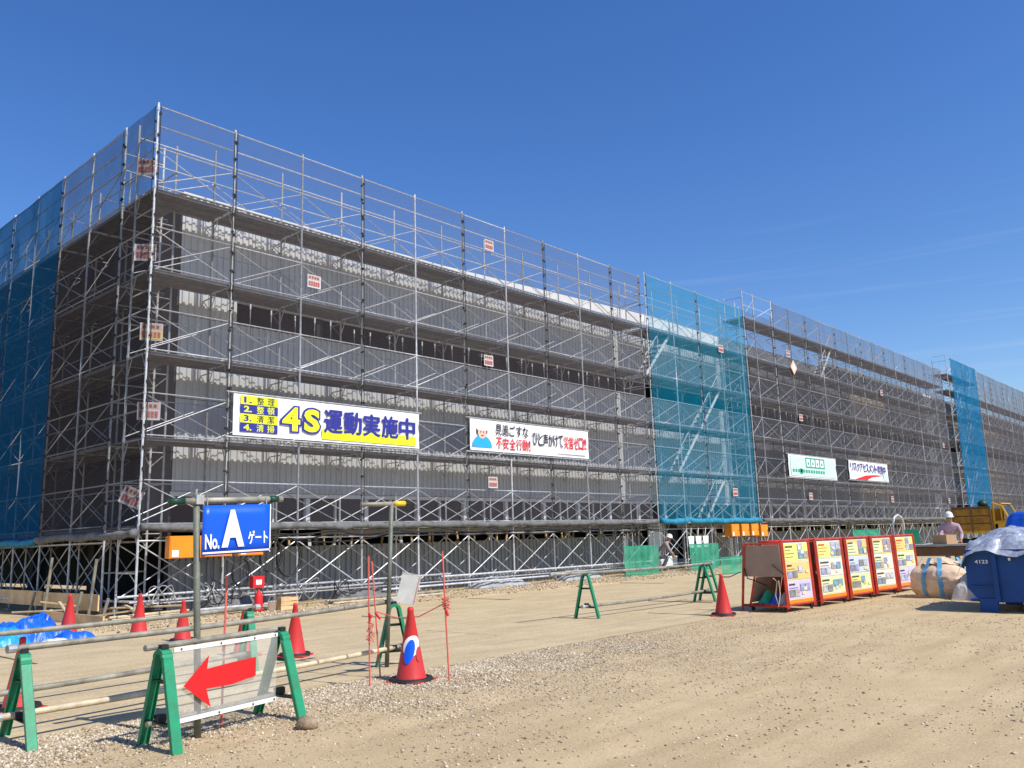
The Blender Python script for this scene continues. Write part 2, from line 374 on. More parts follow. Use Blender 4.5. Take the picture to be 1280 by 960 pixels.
pebbles('scaffold_gravel', 22000, dens3, .008, .034, 'rubble and gravel at the foot of the scaffold')

# ------------------------------------------------------------------ building
WY = 1.3; X0 = 1.25; XE = 104.0
bld = thing('building', 'long grey metal clad building under construction behind the scaffold', 'building', (0, 0, 0))
def corrug(wd, h, pitch=.17, dp=.032, z0=0):
    mb = MB(); n = int(round(wd/pitch)); p = wd/n; pts = []
    for i in range(n): x = i*p; pts += [(x, 0), (x+p*.34, 0), (x+p*.42, -dp), (x+p*.80, -dp), (x+p*.88, 0)]
    pts.append((wd, 0))
    for i in range(len(pts)-1):
        a, b_ = pts[i], pts[i+1]; mb.quad((a[0], a[1], 0), (b_[0], b_[1], 0), (b_[0], b_[1], h), (a[0], a[1], h))
    return mb
PW = 1.83
bands = [(0.02, 1.33, WALLB), (2.62, 4.70, WALLP), (4.715, 6.64, WALLP), (7.36, 9.55, WALLP)]
for z0, z1, m in bands:
    cm = solidify(corrug(PW-.012, z1-z0).mesh(m), .006)
    for k in range(56):
        x = X0+.02+k*PW
        if 19 < x < 23.2 and z0 < 1: continue
        if z0 > 2 and x > 25.5:
            mm_ = WALLT if (41 < x < 45.2 or 60 < x < 74) else WALLD; kk = 'wp%.1f%s' % (z0, mm_.name)
            if kk not in MATS: MATS[kk] = cm.copy(); MATS[kk].materials.clear(); MATS[kk].materials.append(mm_)
            put('wall_panel', MATS[kk], bld, (x, WY, z0)); continue
        put('wall_panel', cm, bld, (x, WY, z0), None, None)
LW = XE-X0; CX = (X0+XE)/2
MB().box((CX, WY+.12, 2.56), (LW, .2, .1)).build('window_head', TRIM, bld)
MB().box((CX, WY+.12, 1.80), (LW, .2, .13)).build('window_sill', ALU, bld)
MB().box((CX, WY+.45, 1.66), (LW, .5, .12)).build('ledge', CONC, bld)
MB().box((CX, WY+3.6, 4.85), (LW, .2, 9.3)).build('dark_backing', DARK, bld)  # near-black backing added so the open strips look unlit
MB().box((CX, WY+1.85, 7.0), (LW-.5, 3.3, .12)).build('floor_slab', CONC, bld, loc=(0, 0, -.62))
MB().box((CX, WY+1.85, 9.48), (LW-.5, 3.3, .12)).build('roof', CONC, bld)
MB().box((CX, WY+.16, 7.30), (LW, .16, .09)).build('ledge', TRIM, bld)
# windows (ribbon) : shared meshes
fr = MB().box((-.86, 0, 0), (.12, .12, .62)).box((0, .01, 0), (.05, .08, .62)).mesh(WHITEP)
pn = MB().box((-.42, .0, 0), (.76, .012, .60)).box((.44, 0, 0), (.80, .012, .60)).mesh(GLASS)
for k in range(54):
    wv = put('window', fr, bld, (X0+2.62+k*PW, WY+.09, 2.19)); put('pane', pn, wv, (0, .03, 0))
# anchor rods standing in the open strip, studs over the base wall
rod = MB().pipe((0, 0, 0), (0, 0, .42), .013, 6).mesh(GALVD); tipm = MB().pipe((0, 0, .42), (0, 0, .56), .02, 6).mesh(WHITE)
for k in range(100):
    x = 3.1+k*.62+random.uniform(-.12, .12)
    if 18.3 < x < 27: continue
    s = random.uniform(.8, 1.15); a = put('anchor_rod', rod, bld, (x, WY+.05, 6.66), (random.uniform(-.03, .03), random.uniform(-.03, .03), 0), (1, 1, s)); put('rod_tip', tipm, a)
stud = MB().box((0, 0, 0), (.05, .05, .30)).mesh(WOOD); stud2 = MB().box((0, 0, 0), (.09, .03, .30)).mesh(WHITEP)
for k in range(120):
    x = 2+k*.5+random.uniform(-.15, .15); put('packing_block', random.choice((stud, stud2, stud)), bld, (x, WY+.15+random.random()*.3, 1.475), (0, random.uniform(-.2, .2), 0))
# parapet with sloping white coping
def par(x): return 9.62+ (min(max(x-9, 0), 12)/12)*.42 if x < 38 else 10.42
mb = MB(); n = 50
for i in range(n):
    a, c = X0+i*LW/n, X0+(i+1)*LW/n
    lo = 9.56 if a < 38 else 10.26
    if par(a) < 10.3 < par(c): c = 38; 
    mb.quad((a, WY-.05, lo), (c, WY-.05, lo), (c, WY-.05, par(c-.01)), (a, WY-.05, par(a))); mb.quad((a, WY-.05, par(a)), (c, WY-.05, par(c-.01)), (c, WY+.4, par(c-.01)+.05), (a, WY+.4, par(a)+.05))
mb.build('parapet', TRIM, bld)
um = solidify(corrug(PW-.012, .70).mesh(WALLD), .006)
for k in range(20, 56): put('wall_panel', um, bld, (X0+.02+k*PW, WY, 9.565))
# side wall in shade : brown boards above, open dark bay below
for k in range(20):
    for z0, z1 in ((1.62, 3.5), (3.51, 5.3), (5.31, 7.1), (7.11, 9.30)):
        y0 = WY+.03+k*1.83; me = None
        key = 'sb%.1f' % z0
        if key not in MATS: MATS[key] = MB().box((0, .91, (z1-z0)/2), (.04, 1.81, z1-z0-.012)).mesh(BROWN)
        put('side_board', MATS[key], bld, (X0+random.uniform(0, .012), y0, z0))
MB().box((X0+.25, 20, 9.39), (.5, 37.4, .16)).build('eaves', BROWN, bld)
for k in range(9): MB().box((X0+.3, WY+.25+k*4.2, .8), (.35, .35, 1.62)).build('column', DARK, bld)  # columns coloured near black for the darkness of the bay
MB().box((X0+4, 20, 4.8), (.2, 37, 9.3)).build('dark_backing', DARK, bld)  # dark backing added behind the open side bay
MB().box((X0+2.1, 20, 1.72), (3.9, 37, .16)).build('floor_slab', DARK, bld)  # slab coloured near black, as the bay below is unlit
# ------------------------------------------------------------------ scaffolds
LV = [0, 1.836, 3.62, 5.405, 7.19, 8.974]
def unit(name, fn):
    if name not in MATS: MATS[name] = fn()
    return MATS[name]
def post_mesh(z1, m):
    mb = MB().pipe((0, 0, .04), (0, 0, z1), .0243, 8).box((0, 0, .012), (.14, .14, .02)).pipe((0, 0, .12), (0, 0, .19), .045, 6)
    for l in LV[1:]+[10.75]:
        if l < z1: mb.pipe((0, 0, l-.03), (0, 0, l+.03), .034, 6)
        if l+.9 < z1: mb.pipe((0, 0, l+.87), (0, 0, l+.93), .032, 6)
    return mb.mesh(m)
def scaffold(name, label, origin, rz, posts, ztop, d=1, levels=LV, top_levels=(), inner_stuff=False, far=False, seed=0, yaw_fix=None):
    t = thing(name, label, 'scaffold', origin, rz); rd = random.Random(seed)
    IN = .9*d; bays = list(zip(posts[:-1], posts[1:])); zs = list(levels)+list(top_levels)
    extra = MB()
    for i, x in enumerate(posts):
        m = GALV if (i % 2 == 0 or rd.random() < .5) else GALVD
        put('post', unit('po%.2f%s' % (ztop, m.name), lambda: post_mesh(ztop+.08, m)), t, (x, 0, 0), (0, 0, rd.random()))
        put('post', unit('pi%.2f%s' % (ztop, m.name), lambda: post_mesh(ztop-.12, m)), t, (x, IN, 0), (0, 0, rd.random()))
        tm = unit('tr%d' % d, lambda: MB().pipe((0, .03*d, 0), (0, IN-.03*d, 0), .018, 6).pipe((0, .03*d, -.35), (0, .2*d, -.03), .012, 5).pipe((0, IN-.03*d, -.35), (0, IN-.2*d, -.03), .012, 5).mesh(GALV))
        tm2 = unit('tq%d' % d, lambda: MB().pipe((0, .03*d, 0), (0, IN-.03*d, 0), .016, 6).mesh(GALV))
        for l in zs[1:]: put('transom', tm, t, (x, 0, l-.055))
        if i in (0, len(posts)-1):
            for l in zs: put('end_rail', tm2, t, (x, 0, l+.9)); put('end_rail', tm2, t, (x, 0, l+1.3)) if l > 2 else None
        tie = unit('tie%d' % d, lambda: MB().pipe((0, IN-.1*d, -.12), (0, IN+.36*d, -.12), .015, 6).pipe((0, IN, -.45), (0, IN+.34*d, -.14), .011, 5).mesh(GALVD))
        for l in zs[1:]: put('wall_tie', tie, t, (x, 0, l-.02))
    def bay_meshes(wd):
        k = 'b%.2f' % wd
        if k not in MATS:
            MATS[k] = dict(
                h=MB().pipe((0, 0, 0), (wd, 0, 0), .0155, 6).mesh(GALV),
                up=MB().pipe((.03, 0, .08), (wd-.03, 0, .86), .0115, 6).mesh(GALV),
                dn=MB().pipe((.03, .03, .86), (wd-.03, .03, .08), .0115, 6).mesh(GALVD if far else GALV),
                bup=MB().pipe((.03, 0, .38), (wd-.03, 0, 1.46), .013, 6).mesh(GALV),
                bdn=MB().pipe((.03, .03, 1.46), (wd-.03, .03, .38), .013, 6).mesh(GALV),
                deck=MB().box((wd/2, 0, 0), (wd-.05, .385, .035)).box((wd/2, -.185, -.03), (wd-.06, .012, .05)).box((wd/2, .185, -.03), (wd-.06, .012, .05)).mesh(DECK),
                deckn=MB().box((wd/2, 0, 0), (wd-.05, .21, .035)).box((wd/2, -.1, -.03), (wd-.06, .012, .05)).mesh(DECK))
        return MATS[k]
    for bi, (a, c) in enumerate(bays):
        wd = c-a; B = bay_meshes(wd)
        for li, l in enumerate(zs):
            nxt = zs[li+1] if li+1 < len(zs) else ztop
            for y in ((0, IN) if l < 10 or True else (0,)):
                if y and li == len(zs)-1 and nxt-l < 1.4: continue
                if inner_stuff and y:
                    if li:
                        extra.pipe((a, y, l+.9), (c, y, l+.9), .0175, 5); extra.pipe((a, y, l+.08), (c, y, l+.86), .0135, 5); extra.pipe((a, y+.03, l+.86), (c, y+.03, l+.08), .0135, 5)
                    continue
                if li == 0:
                    put('guard_rail', B['h'], t, (a, y, 1.53))
                    if not y: put('foot_rail', B['h'], t, (a, -.04*d, .30))
                    put('brace', B['bup'], t, (a, y, 0)); put('brace', B['bdn'], t, (a, y, 0))
                elif nxt-l < 1.4:
                    put('guard_rail', B['h'], t, (a, y, l+.55)); put('brace', B['up'], t, (a, y, l))
                else:
                    put('guard_rail', B['h'], t, (a, y, l+.9)); put('brace', B['up'], t, (a, y, l))
                    if not (y and rd.random() < .25): put('brace', B['dn'], t, (a, y, l))
            if li: put('ledger', B['h'], t, (a, -.01*d, l+.03))
            if li and wd > .5:
                for q in (.24, .64): put('deck_plank', B['deck'], t, (a, q*d, l-.018))
                put('deck_plank', B['deckn'], t, (a, .955*d, l-.018))
        put('top_rail', B['h'], t, (a, 0, ztop)); 
        if ztop-zs[-1] > 1.4: put('top_rail', B['h'], t, (a, IN, ztop-.42)); put('top_rail', B['h'], t, (a, 0, ztop-.46)); pass
    if extra.v: stuff(extra.build('inner_bracing', GALVD, t))
    return t
ZT = 10.83
r1p = [i*1.829 for i in range(11)]
s1 = scaffold('scaffold', 'long grey netted scaffold run from the left corner to the blue stair tower', (0, 0, 0), 0, r1p, ZT, seed=1)
t1p = [18.69+i*1.84 for i in range(5)]
s2 = scaffold('scaffold', 'scaffold stair tower hung with light blue nets in the middle of the front', (0, 0, 0), 0, t1p, 11.03, seed=2)
r2p = [26.5]+[27.49+i*1.829 for i in range(16)]
s3 = scaffold('scaffold', 'grey netted scaffold run right of the middle stair tower, with one raised top deck', (0, 0, 0), 0, r2p, 11.9, top_levels=(10.75,), inner_stuff=True, seed=3)
t2p = [56.6+i*1.84 for i in range(5)]
s4 = scaffold('scaffold', 'far scaffold tower wrapped in blue nets above the yellow truck', (0, 0, 0), 0, t2p, 13.1, top_levels=(10.75, 11.9), inner_stuff=True, seed=4)
r3p = [64.4+i*1.829 for i in range(20)]
s5 = scaffold('scaffold', 'farthest grey netted scaffold run at the right edge', (0, 0, 0), 0, r3p, 12.95, top_levels=(10.75,), inner_stuff=True, seed=5)
sdp = [1.6+i*1.829 for i in range(15)]
s6 = scaffold('scaffold', 'side scaffold in shade going back from the left corner', (0, 0, 0), PI/2, sdp, ZT, d=-1, seed=6)
for x_, y_ in ((.42, .95), (.9, .95)): put('post', post_mesh(ZT-.3, GALV), s1, (x_, y_, 0))
put('wall_panel', solidify(corrug(1.45, .70).mesh(WALLP), .006), bld, (X0+.02, WY, 6.65))
# corner link rails belong to the side scaffold
for l in LV[1:]:
    for xx in (0, -.9): MB().pipe((.9, xx, l+.9), (1.6, xx, l+.9), .0175, 6).build('guard_rail', GALV, s6)
    MB().box((1.25, -.45, l-.02), (.66, .8, .04)).build('deck_plank', DECK, s6)
    MB().pipe((0, 0, l+.55), (1.6, 0, l+.55), .0175, 6).build('guard_rail', GALV, s6)
# low pipes tied along the foot of the front run
for (a, c, y, z) in ((-.4, 8.3, -.10, .47), (8.0, 18.5, -.12, .43), (-.2, 6, -.18, .36), (6, 18, -.16, .22), (27, 40, -.12, .45)):
    MB().pipe((a, y, z), (c, y, z+.02), .0243, 8).build('foot_rail', GALV, s1 if a < 20 else s3)
# debris standing on the decks near the wall
# stairs in the towers
def stair(parent, x, l, wd=1.8, y=.18):
    st = MB(); H = 1.785
    for yy in (y, y+.42): st.box((x+wd/2, yy, l+H/2), (math.hypot(wd, H), .03, .11), Matrix.Rotation(-math.atan2(H, wd), 3, 'Y'))
    o = st.build('stair', WHITEP, parent); hr = MB()
    for q in range(8): u = (q+.5)/8; MB().box((x+u*wd, y+.21, l+u*H), (.2, .40, .025)).build('tread', DECK, o)
    hr.pipe((x, y-.02, l+.75), (x+wd, y-.02, l+H+.75), .017, 6)
    for u in (0, .5, 1): hr.pipe((x+u*wd, y-.02, l+u*H), (x+u*wd, y-.02, l+u*H+.75), .014, 6)
    hr.build('handrail', WHITEP, o)
for j, l in ((2, LV[1]), (1, LV[2]), (2, LV[3]), (0, LV[4])): stair(s2, t1p[j]+.02, l)
for j, l in ((1, LV[1]), (2, LV[2]), (1, LV[3]), (2, LV[4]), (1, 8.974)): stair(s4, t2p[j]+.02, l)
stair(s3, r2p[5]+.02, LV[5], 1.7)
# extra planks carried on brackets outside, under the raised top deck
MB().box((28.3, .45, 10.72), (1.5, .8, .04)).build('deck_plank', DECK, s3)

# ------------------------------------------------------------------ nets
def net(x0, x1, z0, z1, m, label, group, side=False, off=-.045, seed=0):
    t = thing('safety_net', label, 'net', (0, 0, 0), 0, group)
    def P(x, y, z): return (y, x, z) if side else (x, y, z)
    def f(u, v):
        x = x0+.02+(x1-x0-.04)*u; z = z0+(z1-z0)*v
        b = .07*math.sin(u*PI)*noise.noise((x*.9+seed, z*.8, 2))+.02*abs(noise.noise((x*1.5, z*.5, seed+7)))+.012*noise.noise((x*4, z*3, seed))
        return P(x, off+b, z)
    MB().grid(f, 10, 28).build('mesh_sheet', m, t, True)
    h = MB()
    for xx in (x0+.035, x1-.035): h.grid(lambda u, v: P(xx-.012+.024*u, off-.008+.012*noise.noise((xx, v*9, 1)), z0+(z1-z0)*v), 1, 20)
    rd = random.Random(seed+500); zz = z0+.3
    while zz < z1-.1:
        for xx in (x0+.02, x1-.02): h.box(P(xx+rd.uniform(-.015, .015), off+.015, zz+rd.uniform(-.05, .05)), (.05, .05, rd.uniform(.02, .06)))
        zz += .45
    h.build('side_hem', HEM if 'grey' in m.name else HEMB, t); return t
ords = ['first', 'second', 'third', 'fourth', 'fifth', 'sixth', 'seventh', 'eighth', 'ninth', 'tenth', 'eleventh']
e1 = [0, 1.829]+[1.829*k for k in (3, 5, 7, 9, 10)]
for i in range(6): net(e1[i], e1[i+1], 1.78, ZT, NG, 'grey mesh safety net on the long front scaffold, %s sheet from the left corner' % ords[i], 'grey nets on the long front run', seed=i)
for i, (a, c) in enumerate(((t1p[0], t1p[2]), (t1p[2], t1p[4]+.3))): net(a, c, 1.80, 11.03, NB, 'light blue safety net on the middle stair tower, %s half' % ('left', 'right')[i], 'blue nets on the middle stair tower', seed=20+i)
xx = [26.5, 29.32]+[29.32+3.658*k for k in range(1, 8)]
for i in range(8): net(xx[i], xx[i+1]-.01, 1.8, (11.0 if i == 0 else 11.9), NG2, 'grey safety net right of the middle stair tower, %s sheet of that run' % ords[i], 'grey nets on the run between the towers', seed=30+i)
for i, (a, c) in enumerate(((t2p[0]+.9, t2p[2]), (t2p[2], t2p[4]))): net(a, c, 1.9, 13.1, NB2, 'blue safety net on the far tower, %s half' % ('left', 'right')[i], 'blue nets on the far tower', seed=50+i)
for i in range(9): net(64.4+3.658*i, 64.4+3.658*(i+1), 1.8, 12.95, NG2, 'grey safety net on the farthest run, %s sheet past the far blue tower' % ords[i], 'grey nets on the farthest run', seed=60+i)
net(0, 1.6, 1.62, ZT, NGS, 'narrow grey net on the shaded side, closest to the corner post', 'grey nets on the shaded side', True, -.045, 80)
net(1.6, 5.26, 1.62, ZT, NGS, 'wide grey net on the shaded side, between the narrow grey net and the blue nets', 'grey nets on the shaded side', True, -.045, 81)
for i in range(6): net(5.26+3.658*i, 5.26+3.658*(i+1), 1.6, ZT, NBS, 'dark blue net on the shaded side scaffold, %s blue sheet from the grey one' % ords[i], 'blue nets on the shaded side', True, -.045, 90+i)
def roll(x0, x1, z, m, label, side=False, r=.085):
    n = int((x1-x0)/.16); mb = MB(); pts = []; rad = []
    for i in range(n+1):
        x = x0+(x1-x0)*i/n; s = .035*noise.noise((x*1.1, 3, 0))+.02*noise.noise((x*4, 1, 0))
        p = (x, -.12+s*.5, z+s-.03*abs(math.sin((x-x0)/1.829*PI))); pts.append((p[1], p[0], p[2]) if side else p); rad.append(r*(1+.45*noise.noise((x*2.2, 9, 1))))
    tag(mb.tube(pts, r, 9, rad).build('rolled_net', m, None, True), label, 'net', 'gathered nets along the foot of the scaffold')
roll(0, 18.4, 1.80, NETROLL, 'gathered grey net bundle along the foot of the long front scaffold')
roll(18.7, 26.3, 1.82, NETROLLB, 'gathered blue net bundle at the foot of the middle stair tower', r=.11)
roll(26.6, 55, 1.82, NETROLL, 'gathered grey net bundle on the run between the two blue towers')
roll(-.1, 5.2, 1.68, NETROLL, 'gathered dark net bundle low on the shaded side scaffold', True)
roll(5.3, 20, 1.62, NETROLLB, 'gathered blue net bundle low on the shaded side scaffold', True)
def cable(label, x0, x1, z, sag, r=.014, y=-.2, step=1.829, m=BLACK, seed=0):
    pts = []; n = int((x1-x0)/.22)
    for i in range(n+1):
        x = x0+(x1-x0)*i/n; u = ((x-x0)/step) % 1; pts.append((x, y+.03*noise.noise((x, seed, 0)), z-sag*4*u*(1-u)*(.6+.8*noise.noise((int((x-x0)/step)*1.7, seed, 5)))+.03*noise.noise((x*.6, seed, 8))))
    return tag(MB().tube(pts, r, 5).build('power_cable', m, None, True), label, 'cable', 'cables strung along the front scaffold')
cable('black power cable strung highest under the net bundle of the long front run', 2.7, 18.4, 1.66, .12, .019, -.22, seed=1)
cable('black power cable strung second highest under the long front net bundle', 2.6, 18.4, 1.60, .20, .017, -.24, seed=2)
cable('black power cable sagging lowest under the net bundle of the long front run', 2.7, 18.6, 1.57, .26, .016, -.2, 3.66, seed=3)
cable('black power cable strung along the run between the two blue towers', 26.5, 52, 1.66, .14, .02, -.2, 3.66, seed=4)

# ------------------------------------------------------------------ banners
def banner(label, x0, x1, z0, z1, y=-.13):
    t = thing('banner', label, 'banner', (x0, y, z0), 0, 'banners hung on the scaffold'); W = x1-x0; H = z1-z0
    MB().grid(lambda u, v: (u*W, .05*abs(noise.noise((u*9+x0, v*2.5, 0)))*math.sin(v*PI)+.01*abs(noise.noise((u*30, v*4, 2))), v*H), 60, 10).build('cloth', CLOTHW, t, True)
    MB().pipe((-.15, .03, H+.03), (W+.1, .03, H+.03), .02).pipe((-.15, .03, -.04), (W+.1, .03, -.04), .02).build('hanging_pole', GALV, t)
    def rect(a, b_, c, d, m, name='colour_block', k=1): MB().quad((a*W, -.012-.004*k, b_*H), (c*W, -.012-.004*k, b_*H), (c*W, -.012-.004*k, d*H), (a*W, -.012-.004*k, d*H)).build(name, m, t)
    def txt(s, a, b_, c, d, m, k=3, bold=.02): put('lettering', text_mesh(s, m, (c-a)*W, (d-b_)*H, bold), t, (a*W, -.012-.004*k, b_*H))
    return t, rect, txt
b1, rect, txt = banner('white banner with large yellow 4S and navy Japanese lettering on the long front run', 1.9, 7.27, 3.76, 4.68)
for i, s in enumerate(('整理', '整頓', '清潔', '清掃')):
    z = .76-.2225*i; my = i % 2 == 0
    rect(.03, z, .205, z+.215, YEL if my else NAVY); txt('%d.' % (i+1), .045, z+.035, .082, z+.185, NAVY if my else YEL, 2, .03); txt(s[0], .105, z+.02, .138, z+.2, BLKP if my else YEL, 2, .012); txt(s[1], .155, z+.02, .188, z+.2, BLKP if my else YEL, 2, .012)
txt('4', .215, .16, .325, .85, NAVY, 2, .085); txt('4', .226, .20, .315, .81, YEL, 3, .03)
txt('S', .325, .16, .425, .85, NAVY, 2, .085); txt('S', .335, .21, .416, .80, YEL, 3, .045)
rect(.43, .06, .975, .33, YEL)
for i, s in enumerate('運動実施中'): txt(s, .441+i*.108, .24, .441+i*.108+.096, .83, NAVY, 3, .030)
b2, rect, txt = banner('white banner with a drawn helmeted worker and black and red lettering', 9.17, 14.6, 3.84, 4.73)
for i, s in enumerate('見過ごすな'): txt(s, .19+i*.054, .55, .19+i*.054+.046, .90, BLKP, 2, .013)
for i, s in enumerate('不安全行動!'): txt(s, .19+i*.053, .10, .19+i*.053+(.046 if i < 5 else .012), .47, REDP, 2, .013)
for i, s in enumerate('ひと声かけて'): txt(s, .49+i*.045, .33, .49+i*.045+.04, .75, BLKP, 2, .013)
for i, s in enumerate('災害ゼロ'): txt(s, .765+i*.046, .30, .765+i*.046+.041, .73, REDP, 2, .013)
txt('!!', .952, .32, .975, .73, REDP, 2, .02)
rect(.70, .08, .96, .10, BLKP, 'small_print')
t = b2; W, H = 5.43, .89
MB().lathe([(.001, 0), (.27, 0)], 20).mesh()
def disc(cx, cz, rx, rz, m, k, a0=0, a1=2*PI, name='drawing'):
    n = 20; pts = [(cx+rx*math.cos(a0+(a1-a0)*i/n), -.012-.004*k, cz+rz*math.sin(a0+(a1-a0)*i/n)) for i in range(n+(0 if a1-a0 > 6.2 else 1))]
    MB().quad(*pts).build(name, m, t)
disc(.46, .10, .40, .34, CYANP, 1, 0, PI); disc(.46, .52, .17, .18, SKINP, 2); disc(.46, .58, .20, .17, WHITE, 3, 0, PI); disc(.40, .53, .018, .025, BLKP, 4); disc(.52, .53, .018, .025, BLKP, 4); disc(.46, .43, .05, .02, REDP, 4)
disc(.27, .56, .03, .08, BLKP, 1); disc(.65, .56, .03, .08, BLKP, 1)
b3, rect, txt = banner('pale green banner with a green boxed title, right of the middle tower', 29.5, 34.9, 3.76, 4.78)
rect(.03, .06, .97, .94, MINTP); rect(.33, .45, .73, .93, TEALP, k=2)
for i in range(4): rect(.35+i*.095, .52, .35+i*.095+.07, .86, WHITE, 'emblem', 3); rect(.368+i*.095, .60, .368+i*.095+.03, .72, TEALP, 'emblem', 4)
for i in range(13): rect(.06+i*.052, .22, .06+i*.052+.035, .36, TEALP, 'small_print', 3)
rect(.20, .15, .26, .40, TEALP, 'emblem', 3)
b4, rect, txt = banner('white banner with navy lettering and a red swoosh, right one of the pair', 36.6, 42.2, 3.86, 4.83)
for i, s in enumerate('リスクアセスメント実施中'): txt(s, .03+i*.076, .47-i*.006, .03+i*.076+.068, .88, NAVY, 2, .02)
MB().quad(*[(x*5.6, -.02, z*.97) for x, z in ((.12, .02), (.42, .02), (.55, .20), (.86, .33), (.60, .32), (.38, .25))]).build('swoosh', REDP, b4)
rect(.86, .05, .96, .45, MINTP, 'emblem', 1)
# small notice boards
def notice(label, loc, rz, w=.46, h=.40, ym=False, group=None):
    t = thing('notice_board', label, 'sign', loc, rz, group)
    MB().box((0, 0, 0), (w, .012, h)).build('board', NWHITE, t)
    MB().quad(*[(x, -.011, z) for x, z in ((-w*.46, h*.12), (w*.46, h*.12), (w*.46, h*.46), (-w*.46, h*.46))]).build('top_band', NPINK, t)
    mm = MB()
    for i in range(5): mm.quad(*[(x, -.016, z) for x, z in ((-w*.42+i*w*.17, -h*.36), (-w*.42+i*w*.17+w*.13, -h*.36), (-w*.42+i*w*.17+w*.13, 0), (-w*.42+i*w*.17, 0))])
    stuff(mm.build('print_marks', NRED, t))
    if ym: MB().quad(*[(x, -.0135, z) for x, z in ((-w*.46, -h*.44), (w*.46, -h*.44), (w*.46, h*.06), (-w*.46, h*.06))]).build('yellow_panel', NYEL, t)
    mk = MB()
    for i in range(4): mk.quad(*[(x, -.016, z) for x, z in ((-w*.4+i*w*.2, h*.2), (-w*.4+i*w*.2+w*.13, h*.2), (-w*.4+i*w*.2+w*.13, h*.38), (-w*.4+i*w*.2, h*.38))])
    stuff(mk.build('print_marks', NBLK, t)); return t
G1 = 'notice boards climbing the corner of the scaffold'
for i, (z, x, y, yy, rr, lb) in enumerate(((9.62, .05, .55, 0, -50, 'red and white notice at the very top of the scaffold corner'), (7.62, .05, .42, 0, -38, 'red and white notice second from the top of the scaffold corner'), (5.82, .12, .1, 1, -25, 'notice with a yellow lower half on the scaffold corner'), (4.15, .14, .1, 0, -25, 'red and white notice on the scaffold corner left of the 4S banner'), (2.42, .05, .5, 0, -48, 'crooked red and white notice lowest on the scaffold corner'))):
    n_ = notice(lb, (x, y, z), R(rr), .44, .37, bool(yy), G1)
    if i == 4: n_.rotation_euler = (0, R(24), R(rr))
G2 = 'small notices on the scaffold front'
for x, z, lb in ((10.15, 10.08, 'small notice high on the long front run against the sky'), (3.95, 7.65, 'small faded notice on the third bay from the corner near the fourth deck'), (10.0, 6.5, 'small notice above the banner with the drawn worker'), (10.05, 2.95, 'small notice below the banner with the drawn worker'), (24.0, 8.9, 'small notice high on the middle blue tower'), (24.3, 2.95, 'small notice low on the middle blue tower'),
                 (30.5, 9.6, 'small notice on the top lift right of the middle tower'), (31.3, 6.6, 'small notice above the pale green banner'), (31.6, 2.9, 'small notice below the pale green banner'), (42.6, 9.0, 'small notice high above the swoosh banner'), (42.5, 2.9, 'small notice below the swoosh banner'), (53.3, 6.6, 'small notice left of the far blue tower, upper'), (53.1, 2.95, 'small notice left of the far blue tower, lower')):
    notice(lb, (x, -.12, z), 0, .38, .32, False, G2)
# bright loose sheets on the far net (diamond placard)
p = thing('placard', 'pale diamond shaped placard hung on the net right of the middle tower', 'sign', (31.0, -.12, 9.0)); MB().box((0, 0, 0), (.5, .015, .5), Matrix.Rotation(R(45), 3, 'Y')).build('board', SKINP, p); MB().quad((-.2, -.012, 0), (0, -.012, -.2), (.2, -.012, 0), (0, -.012, .2)).build('print_marks', WHITE, p)

# ------------------------------------------------------------------ barricades, pipes, cones
def frame_meshes(H, S, W=.07):
    """inverted U of channel steel, legs S apart along y"""
    pts = [(-S/2, 0)]; r = .075; zc = H-r
    for i in range(11): a = PI-PI*i/10; pts.append((r*math.cos(a), zc+r*math.sin(a)))
    pts.append((S/2, 0)); mb = MB()
    for i in range(len(pts)-1):
        (y0, z0), (y1, z1) = pts[i], pts[i+1]; t = Vector((y1-y0, z1-z0)).normalized(); nn = (t.y, -t.x)
        for sx, dd, xw in ((0, .0, W), ):
            mb.quad((-W/2, y0, z0), (W/2, y0, z0), (W/2, y1, z1), (-W/2, y1, z1))
        for sx in (-W/2, W/2):
            mb.quad((sx, y0, z0), (sx, y1, z1), (sx, y1+nn[0]*.03, z1+nn[1]*.03), (sx, y0+nn[0]*.03, z0+nn[1]*.03))
    me = mb.mesh(GREEN); solidify(me, .004)
    bars = []
    for zz in (.68, .26):
        bb = MB()
        hw = S/2*(1-zz*H/zc)+r*(zz*H/zc)-.015 if zz*H < zc else r
        bb.box((0, 0, zz*H), (.045, 2*hw, .006)); bb.box((.02, 0, zz*H-.012), (.004, 2*hw, .028)); bars.append(bb.mesh(DGREEN))
    cl = [MB().box((0, 0, .26*H+.03), (.06, .06, .05)).pipe((-.04, .02, .26*H+.045), (.05, .02, .26*H+.045), .012, 6).mesh(BLACK), MB().box((0, 0, H+.012), (.05, .055, .035)).mesh(BLACK)]
    return me, bars, cl
def barricade(label, x, y, rz, H=.65, S=.5):
    t = thing('barricade_stand', label, 'barricade', (x, y, 0), rz, 'green barricade stands'); a, b_, c = frame_meshes(H, S)
    put('arched_leg', a, t); [put('crossbar', q, t) for q in b_]; [put('clamp', q, t) for q in c]; return t
barricade('green barricade stand leftmost at the picture edge', -5.24, -9.99, R(-3), .63, .72)
barricade('green barricade stand at the left end of the red arrow panel', -4.70, -11.05, R(2), .66, .50)
barricade('green barricade stand at the right end of the red arrow panel, stone at its foot', -3.60, -10.79, R(5), .665, .60)
barricade('green barricade stand left of the patched traffic cone', -1.30, -9.43, R(68), .67, .42)
barricade('green barricade stand half hidden behind the top of the red arrow panel', -2.5, -8.43, R(-10), .66, .5)
barricade('green barricade stand alone on the plated road', 4.04, -7.98, R(12), .73, .46)
barricade('green barricade stand left one of the pair beside the orange rightmost cone', 7.70, -8.08, R(8), .71, .48)
barricade('green barricade stand right one of the pair beside the orange rightmost cone', 7.98, -8.04, R(8), .73, .48)
